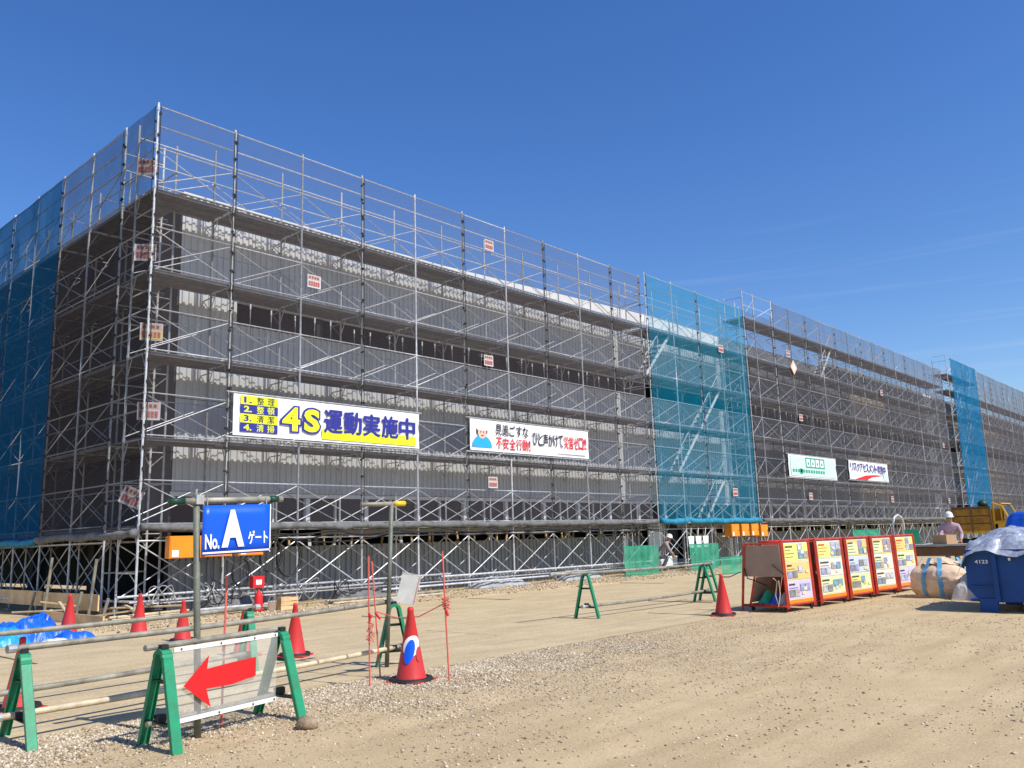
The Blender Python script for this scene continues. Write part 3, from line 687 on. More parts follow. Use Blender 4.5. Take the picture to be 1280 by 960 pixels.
def pipe(label, p0, p1, m=PIPE, r=.0243):
    t = thing('steel_pipe', label, 'pipe', p0, 0, 'pipes laid on the barricade stands'); d = Vector(p1)-Vector(p0)
    pts = [d*(i/12)-Vector((0, 0, .02*math.sin(i/12*PI))) for i in range(13)]
    MB().tube(pts, r, 10).build('tube', m, t, True)
    for u in (.004, .996): MB().pipe(d*u-d.normalized()*.03, d*u+d.normalized()*.03, r*1.25, 8).build('end_collar', GALVD, t)
    return t
pipe('steel pipe on top of the stands, from the leftmost stand towards the patched cone', (-5.34, -9.99, .665), (-1.27, -9.40, .70))
pipe('muddy pale pipe low between the leftmost stand and the one by the patched cone', (-5.4, -9.99, .20), (-1.20, -9.42, .205), PIPEY)
pipe('upper steel pipe of the rear row, leaving the picture on the left', (-7.0, -8.78, .69), (-2.38, -8.42, .69))
pipe('lower steel pipe of the rear row, leaving the picture on the left', (-7.0, -9.3, .25), (-2.42, -8.47, .22))
pipe('steel pipe on top of the stands across the plated road', (3.1, -8.0, .76), (8.1, -8.08, .74), PIPE)
pipe('steel pipe low across the plated road on the right', (3.9, -8.0, .20), (7.9, -8.08, .22), PIPE)
# arrow panel
t = thing('arrow_panel', 'clear plastic panel with a red arrow pointing left, hung between two green stands', 'sign', (-4.78, -11.02, 0), math.atan2(.26, 1.18))
W = .99; x0 = .17
MB().grid(lambda u, v: (x0+u*W, -.03+.012*math.sin(u*9+v*3)*(.3+v*.3), .15+v*.49), 14, 8).build('clear_sheet', CLEAR, t, True)
for z in (.15, .64): MB().box((x0+W/2, -.035, z), (W, .008, .03)).build('white_strip', WHITE, t)
MB().pipe((-.04, 0, .675), (1.27, 0, .68), .022, 10).build('top_pipe', PIPE, t); MB().pipe((.0, 0, .17), (1.24, 0, .175), .018, 10).build('bottom_pipe', PIPE, t)
bz = MB()
for u in (.06, .42, .75, .97): 
    for z in (.15, .64): bz.box((x0+u*W, -.042, z), (.012, .006, .012))
bz.build('eyelet', BLACK, t)
A = [(.08, .385), (.30, .57), (.285, .475), (.76, .51), (.76, .36), (.285, .335), (.33, .20)]
arr = MB(); 
arr.quad(*[(x0+a*W, -.052, z) for a, z in ((.08, .385), (.33, .20), (.285, .335), (.285, .475), (.30, .57))]); arr.quad(*[(x0+a*W, -.052, z) for a, z in ((.285, .335), (.52, .33), (.76, .36), (.76, .50), (.52, .49), (.285, .475))])
arr.build('red_arrow', REDP, t)
def cone(label, x, y, H=.66, rz=0, lean=0, base=BLACK):
    t = thing('traffic_cone', label, 'cone', (x, y, 0), rz, 'red traffic cones'); t.rotation_euler = (lean, 0, rz); s = H/.7
    MB().lathe([(.001*s, .70*s), (.020*s, .70*s), (.031*s, .685*s), (.033*s, .655*s), (.030*s, .65*s), (.140*s, .06*s), (.150*s, .04*s), (.152*s, .02*s)], 28).build('cone_body', CONE, t, True)
    b = MB(); q = .19*s; b.box((0, 0, .012), (2*q, 2*q, .022)); b.lathe([(.16*s, .035), (.19*s, .018)], 20); b.build('cone_base', CONE, t)
    MB().lathe([(.152*s, .02), (.157*s, .045), (.20*s, .05), (.215*s, .025)], 20).build('weight_ring', base, t, True) if base else None
    return t
cb = cone('red traffic cone with a blue and white patch, nearest the centre', -1.89, -10.40, .71, .3)
def patch(m, c0, zc, ra, rz_, rot, off, name):
    """a sticker wrapped on the cone: an ellipse in (arc, height) bent round the surface"""
    def f(u, v):
        th = 2*PI*v; a = ra*u*math.cos(th); z = rz_*u*math.sin(th); aa = a*math.cos(rot)-z*math.sin(rot); zz = zc+a*math.sin(rot)+z*math.cos(rot)
        rr = (.140-(zz/1.014-.06)/.59*.110)*1.014+off; an = c0+aa/rr; return (rr*math.cos(an), rr*math.sin(an), zz)
    MB().grid(f, 5, 20).build(name, m, cb, True)
CA = R(203)
patch(WHITE, CA+.25, .345, .085, .105, R(-38), .004, 'white_patch'); patch(BLUEP, CA+.02, .295, .05, .115, R(-14), .007, 'blue_patch'); patch(CONE, CA+.9, .27, .03, .07, R(-10), .008, 'red_gap')
cone('red traffic cone leftmost, half behind the leftmost green stand', -4.77, -8.52, .62, .2)
cone('red traffic cone beside the blue tarps', -2.0, -2.12, .68, .1)
cone('red traffic cone in front of the scaffold corner', -1.28, -3.06, .66, .5)
cone('red traffic cone left of the blue gate sign pole', -1.31, -4.58, .60, .8)
cone('red traffic cone seen inside the half hidden green stand', -1.75, -7.05, .60, .2)
cone('red traffic cone right of the arrow panel, behind the pipes', -1.40, -7.65, .64, .6)
cr_ = cone('red traffic cone beside the red framed trolleys on the right', 5.33, -9.80, .67, .4)
# stone
me = MB().lathe([(.001, -.05), (.06, -.04), (.085, 0), (.06, .045), (.001, .055)], 12).mesh(ROCK, True)
for v in me.vertices: v.co *= 1+.35*noise.noise(v.co*14); v.co.x *= 1.05
tag(put('rock', me, None, (-3.70, -11.33, .03)), 'brown stone at the foot of the green stand right of the arrow panel', 'rock')
# blue gate sign
t = thing('gate_sign', 'blue sign board with white lettering No.A hung from a leaning pipe post', 'sign', (-4.36, -10.93, 0))
MB().pipe((0, 0, -.02), (-.075, .0, 1.74), .0243, 12).build('post', POSTM, t, True)
MB().pipe((-.27, .0, 1.685), (.66, .0, 1.715), .0243, 12).build('crossbar', PIPE, t, True)
MB().pipe((-.285, .0, 1.684), (-.17, .0, 1.688), .0262, 12).build('green_tape', DGREEN, t, True); MB().pipe((.54, .0, 1.711), (.62, .0, 1.714), .0262, 12).build('green_tape', DGREEN, t, True)
MB().box((-.06, 0, 1.70), (.06, .07, .07)).pipe((-.06, .03, 1.70), (-.06, .03, 1.78), .008, 6).build('clamp', GALVD, t)
sg = MB().grid(lambda u, v: (-.045+.565*u, -.055+.006*math.sin(u*5), 1.285+.37*v+.015*u), 10, 4).mesh(BLUEP, True); solidify(sg, .004)
bo = put('board', sg, t); B0 = Vector((-.045, -.066, 1.285)); sl = math.atan2(.015, .565)
def st(s, a, b_, c, d, bold=.02):
    o = put('lettering', text_mesh(s, WHITE, (c-a)*.565, (d-b_)*.37, bold), t, B0+Vector((a*.565, 0, b_*.37+.015*a)), (0, -sl, 0))
st('No.', .03, .12, .235, .42, .03); st('A', .265, .14, .60, .90, .06); st('ゲート', .66, .18, .955, .45, .025)
MB().quad(*[tuple(B0+Vector((a*.565, .0, b_*.37+.015*a))) for a, b_ in ((0, .03), (1, .03), (1, .065), (0, .065))]).build('white_line', WHITE, t)
MB().quad(*[tuple(B0+Vector((a*.565, .0, b_*.37+.015*a))) for a, b_ in ((.985, .0), (1, .0), (1, 1), (.985, 1))]).build('white_line', WHITE, t)
MB().pipe((.0, -.03, 1.66), (.0, -.03, 1.72), .004, 5).pipe((.5, -.03, 1.67), (.5, -.03, 1.73), .004, 5).build('tie_wire', GALV, t)
# second T pole
t = thing('pipe_post', 'T shaped pipe post with yellow tape on its crossbar, behind the middle green stand', 'post', (-1.55, -9.52, 0))
MB().pipe((.13, .07, 0), (.15, 0, 1.76), .0243, 12).build('post', POSTM, t, True)
MB().pipe((-.27, .0, 1.755), (.18, -.0, 1.77), .0243, 12).build('crossbar', PIPE, t, True)
MB().pipe((.19, 0, 1.77), (.34, .0, 1.775), .030, 12).build('yellow_tape', YTAPE, t, True)
MB().pipe((.345, 0, 1.775), (.40, .0, 1.775), .026, 8).box((.36, 0, 1.79), (.04, .06, .05)).build('clamp', BLACK, t)
# slender red rods with a rope
G = 'thin red marker rods'
for lb, x, y, x1, y1, h in (('thin red marker rod left of the middle green stand', -2.33, -10.32, -2.33, -10.30, 1.22), ('thin red marker rod against the middle green stand', -1.93, -9.98, -2.0, -9.93, 1.16), ('thin red marker rod right of the patched cone', -1.70, -10.74, -1.73, -10.70, 1.24), ('thin red marker rod behind the arrow panel beside the blue sign', -4.09, -10.77, -4.05, -10.72, 1.12)):
    t = thing('marker_rod', lb, 'rod', (x, y, 0), 0, G); MB().pipe((0, 0, -.02), (x1-x, y1-y, h), .0085, 6).build('rod', REDROPE, t); MB().pipe((0, 0, h*.5), (x1-x*1, (y1-y)*.6, h*.62) if False else ((x1-x)*.62, (y1-y)*.62, h*.56), .013, 6).build('red_band', REDP, t)
tag(MB().tube([(-2.0, -10.0, .66), (-1.9, -10.2, .60), (-1.8, -10.42, .61), (-1.72, -10.71, .74)], .006, 5).build('rope', REDROPE), 'thin rope tied from the middle green stand to the rod right of the patched cone', 'rope')
def knot(label, x, y, z, s=.1, seed=0):
    pts = [(x+.035*math.sin(i*2.1+seed), y+.035*math.cos(i*1.7), z-s+2*s*abs(((i/30)*3) % 2-1)) for i in range(31)]
    tag(MB().tube(pts, .0045, 5).build('cord_bundle', REDROPE), label, 'rope', 'bundles of red cord')
knot('bundle of red cord tied on the marker rod left of the middle green stand', -2.33, -10.33, .55, .13); knot('bundle of red cord on the rod right of the patched cone', -1.72, -10.73, .74, .06, 2)
t = thing('clear_file', 'clear plastic file with papers leaning on the middle pipe post', 'folder', (-1.66, -10.1, .86), R(35)); t.rotation_euler = (0, R(14), R(-36))
MB().box((0, 0, 0), (.19, .006, .28)).build('sheet', WHITE, t); MB().box((.085, 0, 0), (.012, .014, .28)).build('spine', REDP, t); MB().box((0, -.008, .01), (.2, .002, .31)).build('clear_sleeve', CLEAR, t)

# ------------------------------------------------------------------ scaffold foot items
def obox(label, x, y, z, w, h, d=.18, group='orange distribution boxes on the left of the scaffold'):
    t = thing('distribution_box', label, 'electric box', (x, y, z), 0, group)
    MB().box((0, 0, 0), (w, d, h)).build('case', ORANGE, t); MB().box((0, -d/2-.008, .0), (w-.03, .014, h-.03)).build('door', ORANGE, t)
    MB().box((-w*.32, -d/2-.018, -h*.28), (w*.2, .004, h*.3)).build('label_plate', WHITE, t); MB().box((w*.38, -d/2-.02, 0), (.02, .02, .05)).build('latch', BLACK, t)
    g = MB()
    for i in range(4): g.pipe((-w*.3+i*w*.2, 0, -h/2), (-w*.3+i*w*.2, 0, -h/2-.05), .015, 6)
    g.build('cable_gland', BLACK, t); return t
obox('orange distribution box left of the blue sign post', .74, -.4, 1.385, .66, .44); obox('orange distribution box peeping out under the left half of the blue sign', 1.46, -.4, 1.38, .6, .42); obox('orange distribution box peeping out under the right half of the blue sign', 2.20, -.4, 1.38, .58, .42)
def bundle(label, x, y, z, L_, n, m, rz=0, r=.024, seed=0):
    rd = random.Random(seed); t = thing('pipe_bundle', label, 'pipes', (x, y, z), rz, 'bundles of spare pipe at the scaffold foot')
    for i in range(n): a = rd.uniform(-.1, .1); MB().pipe((a, (i % 4)*.055+rd.uniform(-.01, .01), .03+(i//4)*.05), (L_+a, (i % 4)*.055+rd.uniform(-.02, .02), .03+(i//4)*.05), r, 7).build('pipe', m if i % 3 else PIPEY, t)
    return t
bundle('bundle of spare pipes lying at the scaffold foot below the orange boxes', 1.0, -.75, .03, 2.2, 9, GALV, R(3), seed=1)
bundle('bundle of spare pipes lying at the scaffold foot right of the pale crate', 4.0, -.8, .03, 3.2, 7, PIPE, R(-2), seed=2)
bundle('bundle of muddy pipes under the scaffold left of the orange boxes', -.6, -.5, .05, 1.6, 6, PIPEY, R(12), seed=3)
HEAPS = ((1.9, -.1, 1.3, .40, 'dark folded sheet heaped in the scaffold foot below the orange boxes'), (5.6, .15, 1.8, .30, 'dark folded sheet heaped in the scaffold foot behind the middle pipe post'), (10.5, .2, 2.2, .32, 'pale grey sheet heaped in the scaffold foot below the drawn worker banner'), (14.2, .2, 2.0, .34, 'pale grey sheet heaped in the scaffold foot left of the green nets'))
for i, (xa, ya, za, rr) in enumerate(((1.15, -.55, .5, .16), (1.5, -.6, .42, .2), (3.6, -.5, .4, .22), (4.5, -.55, .35, .18), (.4, -.3, .45, .2))):
    pts = [(xa+rr*math.sin(a*.7+i)*1.3, ya+.06*math.sin(a*1.9), za+rr*math.cos(a*1.13+i)) for a in [q*.35 for q in range(44)]]
    tag(MB().tube(pts, .012, 5).build('hose', BLACK if i % 2 else GALVD, None, True), 'tangled dark hose at the scaffold foot, %s counted from the corner' % ('second', 'third', 'fourth', 'farthest', 'nearest')[i], 'hose', 'tangled hoses at the scaffold foot')
MB_ = obox
gb = 'four orange distribution boxes behind the trolleys'
for i in range(4): obox('orange distribution box behind the plywood trolley, %s of the four' % ['leftmost', 'second from left', 'third from left', 'rightmost'][i], 23.35+i*.82, -.35, 1.42-(i == 3)*.04, .62, .48, .3, gb)
MB().pipe((22.8, -.2, 1.2), (26.4, -.2, 1.2), .025).build('guard_rail', WOOD, s3)
def coil(label, x, y, z, r, n=4, seed=0):
    rd = random.Random(seed); pts = []
    for i in range(n*20+1): a = 2*PI*i/20; rr = r*(1+.07*math.sin(i*.31+seed)); pts.append((x+rr*.72*math.sin(a), y+.04*math.sin(i*.17), z+rr*math.cos(a)))
    tag(MB().tube(pts, .012, 5).build('cable_coil', BLACK, None, True), label, 'cable', 'coils of black cable hung at the foot of the scaffold')
coil('large coil of black cable right of the blue sign', 3.2, -.35, 1.08, .42, 3, 1); coil('smaller coil of black cable beside the large one', 2.75, -.4, 1.15, .36, 2, 3); coil('loop of black cable under the orange boxes', 2.0, -.45, .85, .28, 2, 5)
for i, (xa, xb) in enumerate(((1.0, 1.5), (1.3, 2.0), (2.1, 2.6))):
    tag(MB().tube([(xa, -.45, 1.12), (xa+.02, -.47, .75), ((xa+xb)/2, -.5, .45+.1*i), (xb, -.5, .7), (xb+.1, -.4, .95)], .011, 5).build('power_cable', BLACK, None, True), 'black cable hanging in a loop below the %s orange box by the blue sign' % ('left', 'middle', 'right')[i], 'cable', 'cables hanging under the orange boxes')
# extinguisher, red case, carton
t = thing('fire_extinguisher', 'red fire extinguisher at the foot of the scaffold behind the pipes', 'extinguisher', (2.22, -.8, .02)); MB().lathe([(.001, 0), (.08, 0), (.085, .03), (.085, .33), (.05, .39), (.025, .41), (.02, .45), (.001, .45)], 16).build('cylinder', REDP, t, True); MB().box((0, 0, .47), (.12, .03, .03)).tube([(.05, 0, .45), (.12, 0, .35), (.11, 0, .15)], .01, 5).build('hose', BLACK, t)
t = thing('extinguisher_box', 'small red box with a white mark above the fire extinguisher', 'box', (2.22, -.72, .62)); MB().box((0, 0, 0), (.26, .14, .24)).build('case', REDP, t); MB().box((0, -.075, .0), (.13, .006, .10)).build('mark', WHITE, t)
MB().pipe((0, .06, -.6), (0, .06, .1), .015, 6).build('post', GALVD, t)
t = thing('crate', 'small pale wooden crate beside the fire extinguisher', 'crate', (2.85, -.85, .15))
for z in (-.09, .0, .09): MB().box((0, -.12, z), (.42, .02, .075)).build('slat', WOOD, t)
MB().box((0, 0, -.13), (.42, .24, .02)).box((-.2, 0, 0), (.02, .24, .28)).box((.2, 0, 0), (.02, .24, .28)).box((0, .12, 0), (.42, .02, .26)).build('body', WOOD, t)
t = thing('bucket', 'small white bucket beside the pale crate', 'bucket', (2.48, -.9, .02)); MB().lathe([(.001, 0), (.07, 0), (.09, .2), (.095, .2)], 14).build('body', WHITE, t, True); MB().tube([(-.09, 0, .2), (-.05, 0, .3), (.05, 0, .3), (.09, 0, .2)], .005, 5).build('handle', GALV, t)
# left corner : formwork boards, stakes, loose pipes, tarps
for i, (a, c, z0, z1, x, lb) in enumerate(((3.9, 11.5, .20, .52, -.35, 'pale formwork board standing along the shaded side, far left'), (.9, 3.85, .18, .50, -.33, 'pale formwork board along the shaded side near the corner'), (-.9, 1.9, .0, .20, -.95, 'low pale board lying behind the cone by the tarps'))):
    tag(MB().box((x, (a+c)/2, (z0+z1)/2), (.03, c-a, z1-z0)).build('board', WOOD), lb, 'board', 'formwork boards at the left')
for i, (y, h, lb) in enumerate(((.3, .45, 'short stake nearest the corner in front of the boards'), (1.6, .55, 'short stake second from the corner'), (3.3, 1.25, 'tall leaning pipe stake in front of the boards'), (4.2, .5, 'short stake in front of the far board'), (.95, 1.2, 'tall leaning pipe stake nearer the corner'))):
    tag(MB().pipe((-.5, y, 0), (-.44, y-.12, h), .03, 8).build('stake', PIPE), lb, 'stake', 'stakes at the left')
tag(MB().pipe((-.6, 9, .30), (.2, -.35, .34), .0243, 8).build('loose_pipe', GALV), 'long pipe tied low along the formwork boards', 'pipe')
tag(MB().pipe((-.9, 4, .1), (.5, -.9, .28), .02, 8).build('loose_pipe', PIPEY), 'muddy pipe lying slantwise below the scaffold corner', 'pipe')
for i in range(14):
    y = random.uniform(-1.2, 2.2); x = random.uniform(-.9, .7)
    _ = 0
    o = put('timber_offcut', MB().box((0, 0, 0), (random.uniform(.3, 1.1), .05, .03)).mesh(random.choice((WOOD, WOOD, WOODD, PIPEY))), None, (x, y, random.uniform(.08, .36)), (random.uniform(-.2, .2), random.uniform(-.25, .25), random.uniform(0, 3))); tag(o, 'timber offcut in the heap under the scaffold corner', 'timber', 'timber offcuts heaped under the scaffold corner')
def crumple(name, label, cat, c, sx, sy, h, m, seed=0, n=30, group=None, sharp=1.0):
    def f(u, v):
        x = (u-.5)*sx; y = (v-.5)*sy; e = max(0, 1-(abs(u-.5)*2)**4)*max(0, 1-(abs(v-.5)*2)**4)
        q = noise.noise((x*2.2+seed, y*2.2, 1)); r_ = abs(noise.noise((x*4.5+seed, y*4.5, 4))); s_ = abs(noise.noise((x*10+seed, y*10, 4)))
        return (x*(.95+.1*q), y*(.95+.1*r_), max(.004, e*(h*(.75+.5*q)+sharp*(.34*h*r_-.16*h*s_+.30*h*abs(noise.noise((x*7+y*3+seed, y*6-x*2, 11)))-.12*h))))
    o = MB().grid(f, n, n).build(name, m, None, False, c); return tag(o, label, cat, group)
crumple('tarpaulin', 'crumpled blue tarpaulin heaped beside the cone on the left', 'tarp', (-2.45, -1.75, 0), 1.1, 1.3, .42, TARPB, 3)
crumple('tarpaulin', 'crumpled cyan blue tarpaulin at the left picture edge', 'tarp', (-3.1, -2.2, 0), .9, .9, .30, TARPC, 8)
crumple('tarpaulin', 'small blue tarpaulin scrap right of the blue heap', 'tarp', (-2.05, -2.5, 0), .6, .5, .16, TARPB, 12)
crumple('sack', 'flat grey sack lying below the blue tarpaulins', 'sack', (-2.5, -2.9, 0), .5, .3, .10, BAGW, 22)
for i, (xa, ya, sx_, hh, lb) in enumerate(HEAPS): crumple('sheet', lb, 'sheet', (xa, ya, .03), sx_, .7, hh, NETROLL if i < 2 else SILVD, 40+i, 24, 'heaped sheets at the scaffold foot')
# green sheets by the entrance
def gsheet(label, x0, x1, z0, z1, y=-.6):
    t = thing('green_sheet', label, 'net', (x0, y, z0), 0, 'green nets by the entrance'); W = x1-x0; H = z1-z0
    MB().grid(lambda u, v: (u*W, .06*noise.noise((u*5+x0, v*3, 0))+.02*math.sin(u*30), v*H), 24, 10).build('cloth', GN, t, True)
    MB().pipe((0, .04, H), (W, .04, H), .018).build('rail', GREEN, t); return t
gsheet('green net sheet left of the worker entrance', 15.6, 17.6, .02, .98); gsheet('green net sheet right of the entrance, under the hanging bottles', 19.7, 21.7, .02, .95)
gsheet('green net sheet behind the cone and the plywood trolley', 17.2, 21.0, .02, .55, -3.2); gsheet('green net sheet seen above the poster trolleys', 34, 37.5, .6, 1.25, -1)
# entrance : frame, dark opening, drain strip
ent = thing('entrance', 'worker entrance under the middle blue tower with grey partition and dark opening', 'doorway', (18.9, .8, 0))
MB().box((.75, .0, .9), (.95, .05, 1.8)).build('partition', ALU, ent); MB().box((1.95, .25, .9), (1.4, .05, 1.8)).build('dark_opening_sheet', DARK, ent); MB().box((1.3, 0, .9), (.07, .08, 1.8)).box((2.7, 0, .9), (.07, .08, 1.8)).build('jamb', ALU, ent); MB().box((.8, -.35, .35), (1.1, .3, .4)).build('ledge', WHITEP, ent)  # a solid near-black sheet stands in for the unlit doorway
for i in range(9): MB().box((.9+i*.22, -.9, 1.77), (.13, .2, .05)).build('canopy_slat', WHITE, ent)
# white bottles hung on the rail
for i in range(3):
    t = thing('hanging_bag', 'white bag hung on the rail right of the entrance, %s of three' % ('left', 'middle', 'right')[i], 'bag', (20.2+i*.52, -.35, 1.25), 0, 'white bags hung right of the entrance'); MB().grid(lambda u, v: (.15*(u-.5)*(1.4-.4*v)*2, .05*math.sin(u*PI)-.03, -.42*v), 6, 8).build('bag', WHITE, t, True); MB().tube([(0, 0, 0), (.05, 0, .14), (.12, .02, .30)], .012, 5).build('strap', WHITE, t)

# ------------------------------------------------------------------ trolleys with posters
pastel = [mat('print_pastel%d' % i, c, .5, 0, .05, 3) for i, c in enumerate(((.80, .76, .22), (.84, .58, .20), (.72, .78, .42), (.80, .78, .62), (.62, .55, .72), (.82, .60, .50), (.60, .68, .76)))]
ptints = [mat('photo_tint%d' % i, c, .5, 0, .35, 14) for i, c in enumerate(((.32, .34, .5), (.25, .25, .24), (.42, .35, .32), (.2, .35, .42), (.5, .5, .55)))]
def trolley(label, x, y, W, H=1.04, D=.72, first=False, seed=0, scheme=(0, 3, 2)):
    rd = random.Random(seed); t = thing('notice_trolley', label, 'trolley', (x, y, 0), R(-4), 'red framed notice trolleys in a row'); lean = .035
    z0 = .12
    def P(u, v, o): return (u*W, o+lean*v, z0+v*H)      # o<0 : proud of the board
    MB().grid(lambda u, v: P(.04+u*.92, .03+.95*v, 0), 1, 1).build('panel_board', WHITEP, t)
    fr = MB()
    for u in (0.015, .985): fr.pipe(P(u, -.06, 0), P(u, 1.0, 0), .036, 4); fr.pipe((u*W, D, .06), (u*W, D-lean-.25, z0+H), .02, 4); fr.pipe((u*W, 0, .10), (u*W, D, .10), .022, 4); fr.pipe(P(u, .995, 0), (u*W, D-lean-.25, z0+H), .02, 4)
    for v in (.0, 1.0): fr.pipe(P(0, v, 0), P(1, v, 0), .024, 4)
    fr.pipe((0, D, .10), (W, D, .10), .022, 4).pipe((0, D-lean-.25, z0+H), (W, D-lean-.25, z0+H), .02, 4); fr.build('frame', REDF, t)
    sb = MB(); sb.quad((.985*W, .05, .14), (.985*W, D-.05, .14), (.985*W, D-lean-.28, z0+H-.05), P(.985, .95, .03)); sb.build('side_panel', REDF, t)
    if not first: MB().quad((.012*W, .05, .14), (.012*W, D-.05, .14), (.012*W, D-.28-lean, z0+H-.05), P(.012, .97, .03)).build('side_panel', REDD, t)  # left panel takes the darker red that paints in its shade
    MB().grid(lambda u, v: (u*W*.94+.03*W, D-.01-.33*v, .14+v*(H-.05)), 1, 1).build('rear_board', PLY, t)
    MB().box((W*.5, .0, z0+.045), (W*.93, .012, .055)).build('lower_rail', ORANGE, t)
    rows = [(.68, .965), (.38, .665), (.085, .365)]
    for ri, (v0, v1) in enumerate(rows):
        o = -.006
        q = MB().quad(P(.06, v0, o), P(.94, v0, o), P(.94, v1, o), P(.06, v1, o)).build('poster', pastel[(scheme[ri]) % 7], t)
        if ri == 0 or rd.random() < .4: MB().quad(P(.09, v0+.02, o-.004), P(.5, v0+.02, o-.004), P(.5, v1-.05, o-.004), P(.09, v1-.05, o-.004)).build('poster_field', pastel[rd.choice((0, 1, 2))], q)
        tx = MB()
        for k in range(4): 
            vv = v1-.055-k*.055; ww = rd.uniform(.2, .36); h = .028 if k == 0 else .010
            for a in range(int(ww/.045)): tx.quad(P(.11+a*.045, vv-h/2, o-.008), P(.11+a*.045+.033, vv-h/2, o-.008), P(.11+a*.045+.033, vv+h/2, o-.008), P(.11+a*.045, vv+h/2, o-.008))
        tx_ = tx.build('text_lines', BLKP if ri else REDP if rd.random() < .5 else BLKP, q); stuff(tx_)
        for k in range(rd.choice((3, 4))):
            u = (.56 if ri == 0 else .10)+(k % 2)*.19+(0 if ri == 0 else (k//2)*.4); vv = v0+.03+(k//2)*.13*(1 if ri == 0 else .6); du = .17; dv = .115
            MB().quad(P(u, vv, o-.009), P(u+du, vv, o-.009), P(u+du, vv+dv, o-.009), P(u, vv+dv, o-.009)).build('photo', rd.choice(ptints), q)
        for k in range(2):
            u = rd.uniform(.5, .8); vv = rd.uniform(v0+.02, v1-.1); MB().quad(P(u, vv, o-.012), P(u+.1, vv, o-.012), P(u+.1, vv+.05, o-.012), P(u, vv+.05, o-.012)).build('poster_field', rd.choice(pastel), q)
    for (wx, wy) in ((.04, .05), (.96, .05), (.04, D-.05), (.96, D-.05)):
        c = MB().box((wx*W, wy, .085), (.05, .05, .03)).build('caster', GALVD, t); w_ = MB(); w_.lathe([(.001, -.014), (.042, -.014), (.045, -.008), (.045, .008), (.042, .014), (.001, .014)], 14)
        for v in w_.v: v.xyz = (v.x, v.z, v.y)
        w_.build('wheel', BLACK, c, True, (wx*W, wy, .046))
    return t
T = []
for i, (x, W, sch) in enumerate(((6.22, .93, (0, 1, 4)), (7.48, 1.02, (2, 3, 2)), (8.75, .97, (1, 6, 2)), (9.97, .98, (1, 3, 3)), (11.17, 1.02, (0, 2, 4)))):
    T.append(trolley('red framed notice trolley with yellow posters, %s' % ('first from the left, next to the plywood panel', 'second from the left', 'third from the left', 'fourth from the left', 'rightmost, next to the big sack')[i], x, -10.50-.012*i*3, W, first=(i == 0), seed=i+3, scheme=sch))
t0 = T[0]
# plywood end panel on the first trolley (its left, shaded end)
MB().quad((-.02, .02, .58), (-.02, .78, .58), (-.02, .74, 1.10), (-.02, .08, 1.10)).build('end_panel', PLY, t0); solidify(t0.children[-1].data, .012)
MB().pipe((-.03, .84, .02), (-.03, .72, 1.14), .026, 4).pipe((-.03, .0, .10), (-.03, .84, .10), .02, 4).pipe((-.03, .04, 1.13), (-.03, .72, 1.13), .018, 4).build('end_frame', REDF, t0)
MB().tube([(-.05, .10, .52), (-.07, .08, .3), (-.07, .13, .10), (-.07, .17, .28), (-.05, .13, .5), (-.05, .2, .56)], .009, 5).build('rope_loop', ROPEW, t0)
MB().tube([(-.04, .74, .72), (-.06, .68, .55), (.0, .55, .5), (.1, .4, .42)], .01, 5).tube([(-.03, .0, .62), (-.06, .12, .72), (-.05, .2, .78)], .01, 5).build('black_strap', BLACK, t0)
for k, (yy, zz, c) in enumerate(((.55, .22, GN), (.35, .18, GALVD), (.2, .2, PLY))):
    MB().grid(lambda u, v: (.1+u*.5, yy+(v-.5)*.2, .12+zz*math.sin(u*PI)*math.sin(v*PI)+.03*noise.noise((u*5, v*5, k))), 8, 8).build('stowed_cloth', (GNET, TARPB, BAGW)[k], t0)
tag(MB().tube([(5.33, -9.80, .62), (5.7, -9.75, .60), (6.15, -9.72, .66)], .009, 5).build('rope', BLACK), 'dark rope from the rightmost cone to the plywood trolley', 'rope')

# ------------------------------------------------------------------ flexible bag, bin, bench, box
t = thing('bulk_bag', 'big beige bulk sack with blue straps between the trolleys and the blue bin', 'sack', (10.45, -11.73, 0), R(-8))
def bagf(u, v):
    a = 2*PI*u; sq = 1/max(abs(math.cos(a)), abs(math.sin(a)))**.3; r = .52*sq*(1+.06*math.sin(v*PI))
    r *= (.90+.10*min(1, v*4))*(1 if v < .6 else 1-((v-.6)/.4)**2.2*.5)
    r *= 1+.05*noise.noise((math.cos(a)*2.5, math.sin(a)*2.5, v*5))+.07*abs(noise.noise((math.cos(a)*5, math.sin(a)*5, v*9)))
    return (r*math.cos(a), r*math.sin(a), .64*v*(1+.16*noise.noise((math.cos(a)*1.5, math.sin(a)*1.5, 1)))+(.0 if v < .9 else .02*noise.noise((a*3, v, 0))))
MB().grid(bagf, 96, 40).build('sack_body', BAG, t, True)
def topf(u, v):
    a = 2*PI*u; r = .32*(1-v); return (r*math.cos(a)*1.2, r*math.sin(a)*1.2, .62+.12*v+.06*noise.noise((r*9*math.cos(a), r*9*math.sin(a), 5)))
MB().grid(topf, 32, 8).build('gathered_top', BAG, t, False)
def strap(u):
    pts = []
    for i in range(9): v = .05+i*.1; p = Vector(bagf(u, v)); q = Vector((p.x, p.y, 0)).normalized()*.014; pts.append(p+q)
    pts.append(Vector((pts[-1].x*.7, pts[-1].y*.7, .74))); tt = Vector((-math.sin(2*PI*u), math.cos(2*PI*u), 0))*.04; mb = MB()
    for i in range(len(pts)-1): mb.quad(pts[i]-tt, pts[i]+tt, pts[i+1]+tt, pts[i+1]-tt)
    mb.build('strap', STRAP, t)
for u in (.46, .55, .72, .30): strap(u)
crumple('sack', 'small whitish sack slumped between the bulk sack and the blue bin', 'sack', (9.75, -12.34, 0), .5, .55, .42, BAGW, 5, 24)
t = thing('waste_bin', 'dark blue steel waste bin with 4123 on its side under a silver tarp', 'bin', (0, 0, 0))
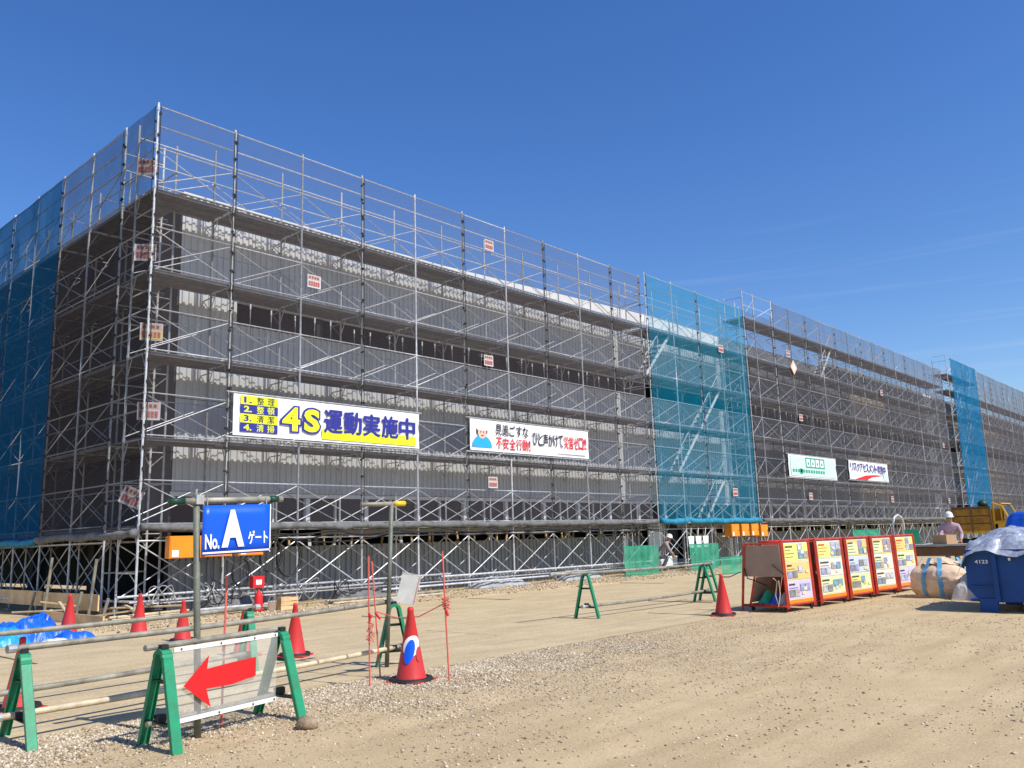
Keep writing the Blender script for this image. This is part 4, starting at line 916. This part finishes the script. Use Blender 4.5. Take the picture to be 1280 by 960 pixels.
prof = [(-12.95, .95), (-12.93, .36), (-13.10, .15), (-15.6, .15), (-15.75, .36), (-15.75, .95)]
b_ = MB(); n = len(prof)
for X in (7.5, 9.1):
    b_.quad(*[(X, y, z) for y, z in (prof if X > 8 else prof[::-1])])
for i in range(n-1): (y0, z0), (y1, z1) = prof[i], prof[i+1]; b_.quad((7.5, y0, z0), (9.1, y0, z0), (9.1, y1, z1), (7.5, y1, z1))
bo = b_.build('bin_body', BINB, t)
MB().box((7.48, -14.35, .92), (.06, 2.8, .06)).build('rim', BINB, t)
for y in (-13.36, -14.1, -14.85): MB().box((7.475, y, .52), (.05, .07, .72)).build('rib', BINB, t)
MB().box((7.49, -13.22, .10), (.06, .26, .2)).box((7.49, -15.4, .10), (.06, .26, .2)).box((9.0, -13.22, .10), (.06, .26, .2)).build('foot', BINB, t)
MB().box((7.48, -13.15, .385), (.03, .34, .02)).build('seam', BINB, t)
ob = put('lettering', text_mesh('4123', WHITE, .19, .055, .02), t, (7.492, -13.08, .735), (0, 0, R(-90)))
MB().box((7.465, -13.58, .87), (.02, .03, .05)).box((7.465, -13.58, .80), (.02, .03, .04)).build('latch', WHITE, t)
def silv(u, v):
    y = -12.78-u*3.1; x = 7.38+v*1.9; hang = max(0, .16-v)*1.4
    z = 1.02+.19*math.sin(min(1, v*1.6)*PI/2)*min(1, u*5+.1)-hang*(.7+.5*noise.noise((u*9, 1, 0)))
    z += .05*noise.noise((u*9, v*6, 2))+.13*abs(noise.noise((u*7+v*4, v*3-u*2, 5)))+.05*abs(noise.noise((u*20-v*12, v*6, 8)))-(max(0, .06-u)*7)
    return (x-.03*abs(noise.noise((u*20, v*5, 7))), y+.03*noise.noise((v*9, u*3, 1)), z)
tag(MB().grid(silv, 90, 44).build('tarpaulin', SILV), 'crinkled silver tarpaulin draped over the blue waste bin', 'tarp')
def blt(u, v):
    y = -12.45-u*4; x = 9.3+v*1.8; e = min(1, u*6)*math.sin(min(1, v*2.5)*PI/2)
    return (x, y, .05+e*1.47+.05*noise.noise((u*7, v*4, 6))+.04*abs(noise.noise((u*16, v*9, 5))))
tag(MB().grid(blt, 50, 20).build('tarpaulin', mat('deep_blue_tarp', (.006, .065, .42), .4, 0, .25, 4)), 'deep blue tarpaulin over the pile behind the waste bin', 'tarp')
t = thing('work_table', 'pale topped work table behind the bulk sack carrying a cardboard box', 'table', (15.5, -10.2, 0))
MB().box((.0, 0, .87), (.75, 1.7, .045)).build('table_top', CONC, t); MB().box((0, 0, .72), (.6, 1.66, .22)).build('apron', WOODD, t)
for sx in (-.3, .3):
    for sy in (-.78, .78): MB().box((sx, sy, .3), (.07, .07, .62)).build('leg', WOODD, t)
t = thing('cardboard_box', 'brown cardboard box on the work table in front of the stooping worker', 'box', (15.5, -10.37, .895), R(-22))
MB().box((0, 0, .11), (.36, .40, .22)).build('box_body', mat('cardboard', (.46, .29, .15), .8, 0, .08, 4), t); MB().box((0, 0, .223), (.365, .05, .004)).build('tape', PLY, t)
for i in range(5):
    o = MB().box((0, 0, 0), (1.2, .10, .05)).build('timber_offcut', (WOODD, PIPEY, BLACK)[i % 3], None, False, (14.0, -11.6-.1*i, .12+.11*i)); o.rotation_euler = (0, random.uniform(-.1, .1), R(70+i*9)); tag(o, 'timber offcut stacked behind the bulk sack, %s in its stack' % ('lowest', 'second lowest', 'middle', 'second highest', 'topmost')[i], 'timber', 'dark offcuts behind the bulk sack')
tag(MB().tube([(39.6, -1, 0), (39.6, -1, 1.5), (39.8, -1, 1.85), (40.4, -1, 2.0), (41.0, -1, 1.85), (41.2, -1, 1.5), (41.2, -1, 0)], .05, 8).build('arch_frame', GALV, None, True), 'rounded pipe arch in front of the far scaffold above the trolleys', 'frame')
# yellow truck
t = thing('truck', 'small yellow truck with boarded sides parked beyond the blue bin', 'truck', (38, -4.4, 0), R(-90))
for i in range(3): MB().box((.82, 0, 1.22+i*.36), (1.62, .05, .31)).build('side_board', YBOARD, t)
MB().box((.82, .02, 1.58), (1.7, .03, 1.15)).build('side_back', WOODD, t)
fr = MB()
for x in (0, .82, 1.66): fr.box((x, -.04, 1.58), (.06, .05, 1.2))
fr.box((.82, -.05, 2.17), (1.7, .06, .07)).build('stake_frame', WOODD, t)
MB().box((.8, 1.0, 1.0), (1.7, 2, .12)).box((.8, 2, 1.55), (1.7, .05, 1.1)).build('bed', YTRUCK, t)
cab = MB(); cab.box((1.85, 1.0, 1.0), (.12, 1.9, .7)); 
for y in (.1, 1.9): cab.pipe((1.75, y, 1.3), (1.78, y, 2.34), .05, 6); cab.pipe((1.78, y, 2.34), (2.15, y, 2.2), .05, 6); cab.pipe((2.15, y, 2.2), (2.42, y, 1.5), .05, 6); cab.pipe((2.1, y, 1.3), (2.1, y, 2.25), .035, 6)
cab.box((2.1, 1.0, 1.12), (.7, 1.9, .75)); cab.box((1.95, 1.0, 2.31), (.4, 1.85, .05)); cab.build('cab', YTRUCK, t)
MB().quad((2.17, .12, 2.18), (2.17, 1.88, 2.18), (2.43, 1.88, 1.52), (2.43, .12, 1.52)).build('windscreen', GLASS, t)
for x in (.4, 2.2):
    for y in (.1, 1.9):
        w_ = MB().lathe([(.001, -.09), (.32, -.09), (.36, -.05), (.36, .05), (.32, .09), (.001, .09)], 18)
        for v in w_.v: v.xyz = (v.x, v.z, v.y)
        w_.build('wheel', BLACK, t, True, (x, y, .36))
for x, s in ((.3, .15), (.62, .12)): MB().box((x, .3, 2.25), (.2, .3, s)).build('load', BLACK, t)
MB().lathe([(.001, 0), (.22, 0), (.25, .16), (.12, .30), (.001, .32)], 12).build('load', DGREEN, t, True, (1.25, .5, 2.2))
tag(put('green_sack', MB().grid(lambda u, v: (.1*math.sin(v*3)*0, -.42*u, .44*v+.03*noise.noise((u*4, v*4, 0))), 8, 8).mesh(GNET, True), None, (20, -7.96, .82)), 'green cloth hanging behind the table at the left of the worker', 'cloth')

# ------------------------------------------------------------------ people
def person(label, loc, rz, joints, edges, radii, shirt, trous, zones, helmet=(0, 0, 0), tilt=0, hands=()):
    t = thing('person', label, 'person', loc, rz)
    me = bpy.data.meshes.new('body'); me.from_pydata(joints, edges, []); o = bpy.data.objects.new('body', me); COL.objects.link(o)
    sk = o.modifiers.new('s', 'SKIN'); me = o.data
    for i, r_ in enumerate(radii): me.skin_vertices[0].data[i].radius = (r_, r_*(.72 if i < 4 else 1)); 
    me.skin_vertices[0].data[0].use_root = True
    o.modifiers.new('u', 'SUBSURF').levels = 2
    bpy.context.view_layer.update(); dg = bpy.context.evaluated_depsgraph_get()
    nm = bpy.data.meshes.new_from_object(o.evaluated_get(dg)); bpy.data.objects.remove(o)
    nm.materials.clear()
    for m in (shirt, trous, SKIN, BLACK): nm.materials.append(m)
    for p_ in nm.polygons: p_.material_index = zones(p_.center); p_.use_smooth = True
    put('body', nm, t); t.scale = (.95, .95, .95)
    h = Vector(helmet)
    hm = MB().lathe([(.001, .155), (.05, .15), (.10, .115), (.125, .06), (.13, .01), (.155, -.005), (.13, 0)], 18).build('helmet', HELM, t, True, h); hm.rotation_euler = (tilt, 0, 0); hm.scale = (.86, .92, .9)
    for s in (-1, 1): MB().lathe([(.001, -.012), (.012, 0), (.001, .012)], 8).build('eye', BLACK, t, True, h+Vector((s*.033, -.094, -.055)))
    for (a, d) in hands:
        a = Vector(a); d = Vector(d).normalized(); sd_ = d.cross(Vector((0, 0, 1))).normalized(); hb = MB()
        hb.pipe(a, a+d*.09, .028, 8, .038)
        for k, (o_, l_) in enumerate(((-.03, .06), (-.01, .072), (.01, .068), (.03, .052))): p0 = a+d*.085+sd_*o_; p1 = p0+d*l_*.55; hb.tube([p0, p1, p1+d*l_*.35+Vector((0, 0, -.02))], .0085, 6)
        hb.tube([a+d*.02+sd_*.03, a+d*.05+sd_*.055, a+d*.085+sd_*.06], .01, 6); hb.build('hand', SKIN, t, True)
    return t
# stooping worker, faces the camera side a little, arms reaching down to the table
J = [(0, 0, .92), (0, -.02, 1.08), (0, -.07, 1.28), (0, -.12, 1.42), (0, -.16, 1.50), (0, -.19, 1.58), (0, -.20, 1.66),
     (-.20, -.12, 1.40), (-.27, -.20, 1.16), (-.20, -.40, 1.00), (.20, -.12, 1.40), (.27, -.20, 1.16), (.20, -.40, 1.00),
     (-.10, .0, .86), (-.12, -.03, .48), (-.12, .02, .10), (-.12, -.12, .05), (.10, .0, .86), (.12, -.03, .48), (.12, .02, .10), (.12, -.12, .05)]
E_ = [(0, 1), (1, 2), (2, 3), (3, 4), (4, 5), (5, 6), (3, 7), (7, 8), (8, 9), (3, 10), (10, 11), (11, 12), (0, 13), (13, 14), (14, 15), (15, 16), (0, 17), (17, 18), (18, 19), (19, 20)]
RD = [.15, .15, .175, .15, .055, .085, .09, .075, .058, .04, .075, .058, .04, .10, .07, .05, .04, .10, .07, .05, .04]
def zn(c):
    if c.z > 1.49: return 2
    if c.z < .12: return 3
    if c.z < .93 and abs(c.y) < .2: return 1
    if c.y < -.36 and c.z < 1.1: return 2
    return 0
person('worker in a white helmet and lilac shirt stooping behind the work table', (17.1, -10.06, 0), R(-68), J, E_, RD, SHIRT, TROUS, zn, (0, -.19, 1.66), R(12), (((-.20, -.40, 1.0), (0, -.5, -.6)), ((.20, -.40, 1.0), (0, -.5, -.6))))
J2 = [(0, 0, .92), (0, 0, 1.08), (0, 0, 1.28), (0, 0, 1.42), (0, -.01, 1.50), (0, -.02, 1.58), (0, -.02, 1.66),
      (-.20, 0, 1.41), (-.26, -.02, 1.14), (-.26, -.12, .90), (.20, 0, 1.41), (.27, .03, 1.14), (.28, -.06, .90),
      (-.10, 0, .86), (-.12, -.08, .48), (-.13, -.04, .10), (-.13, -.16, .05), (.10, 0, .86), (.12, .04, .48), (.14, .12, .10), (.14, 0, .05)]
def zn2(c):
    if c.z > 1.49: return 2
    if c.z < .12: return 3
    if c.z < .93 and abs(c.x) < .22: return 1
    if c.z < .95: return 2
    return 0
J3 = [(0, .1, .52), (0, .04, .66), (0, -.10, .84), (0, -.20, .96), (0, -.25, 1.03), (0, -.29, 1.10), (0, -.31, 1.17),
      (-.19, -.18, .95), (-.24, -.28, .72), (-.18, -.42, .55), (.19, -.18, .95), (.24, -.28, .72), (.2, -.4, .52),
      (-.10, .08, .50), (-.14, -.22, .46), (-.13, -.02, .09), (-.13, -.14, .05), (.10, .08, .50), (.14, -.22, .46), (.14, .0, .10), (.14, -.12, .05)]
def zn3(c): return 2 if c.z > 1.0 and c.y < -.2 else 3 if c.z < .11 else 1 if c.z < .56 and c.y > -.36 else 2 if c.y < -.38 else 0
person('small distant worker in a white helmet crouching at the entrance under the middle blue tower', (18.1, -.42, .12), R(35), J3, E_, RD, SHIRTG, TROUS, zn3, (0, -.31, 1.17), R(15), (((-.18, -.42, .55), (0, -.3, -1)), ((.2, -.4, .52), (0, -.3, -1))))
SC.render.film_transparent = False
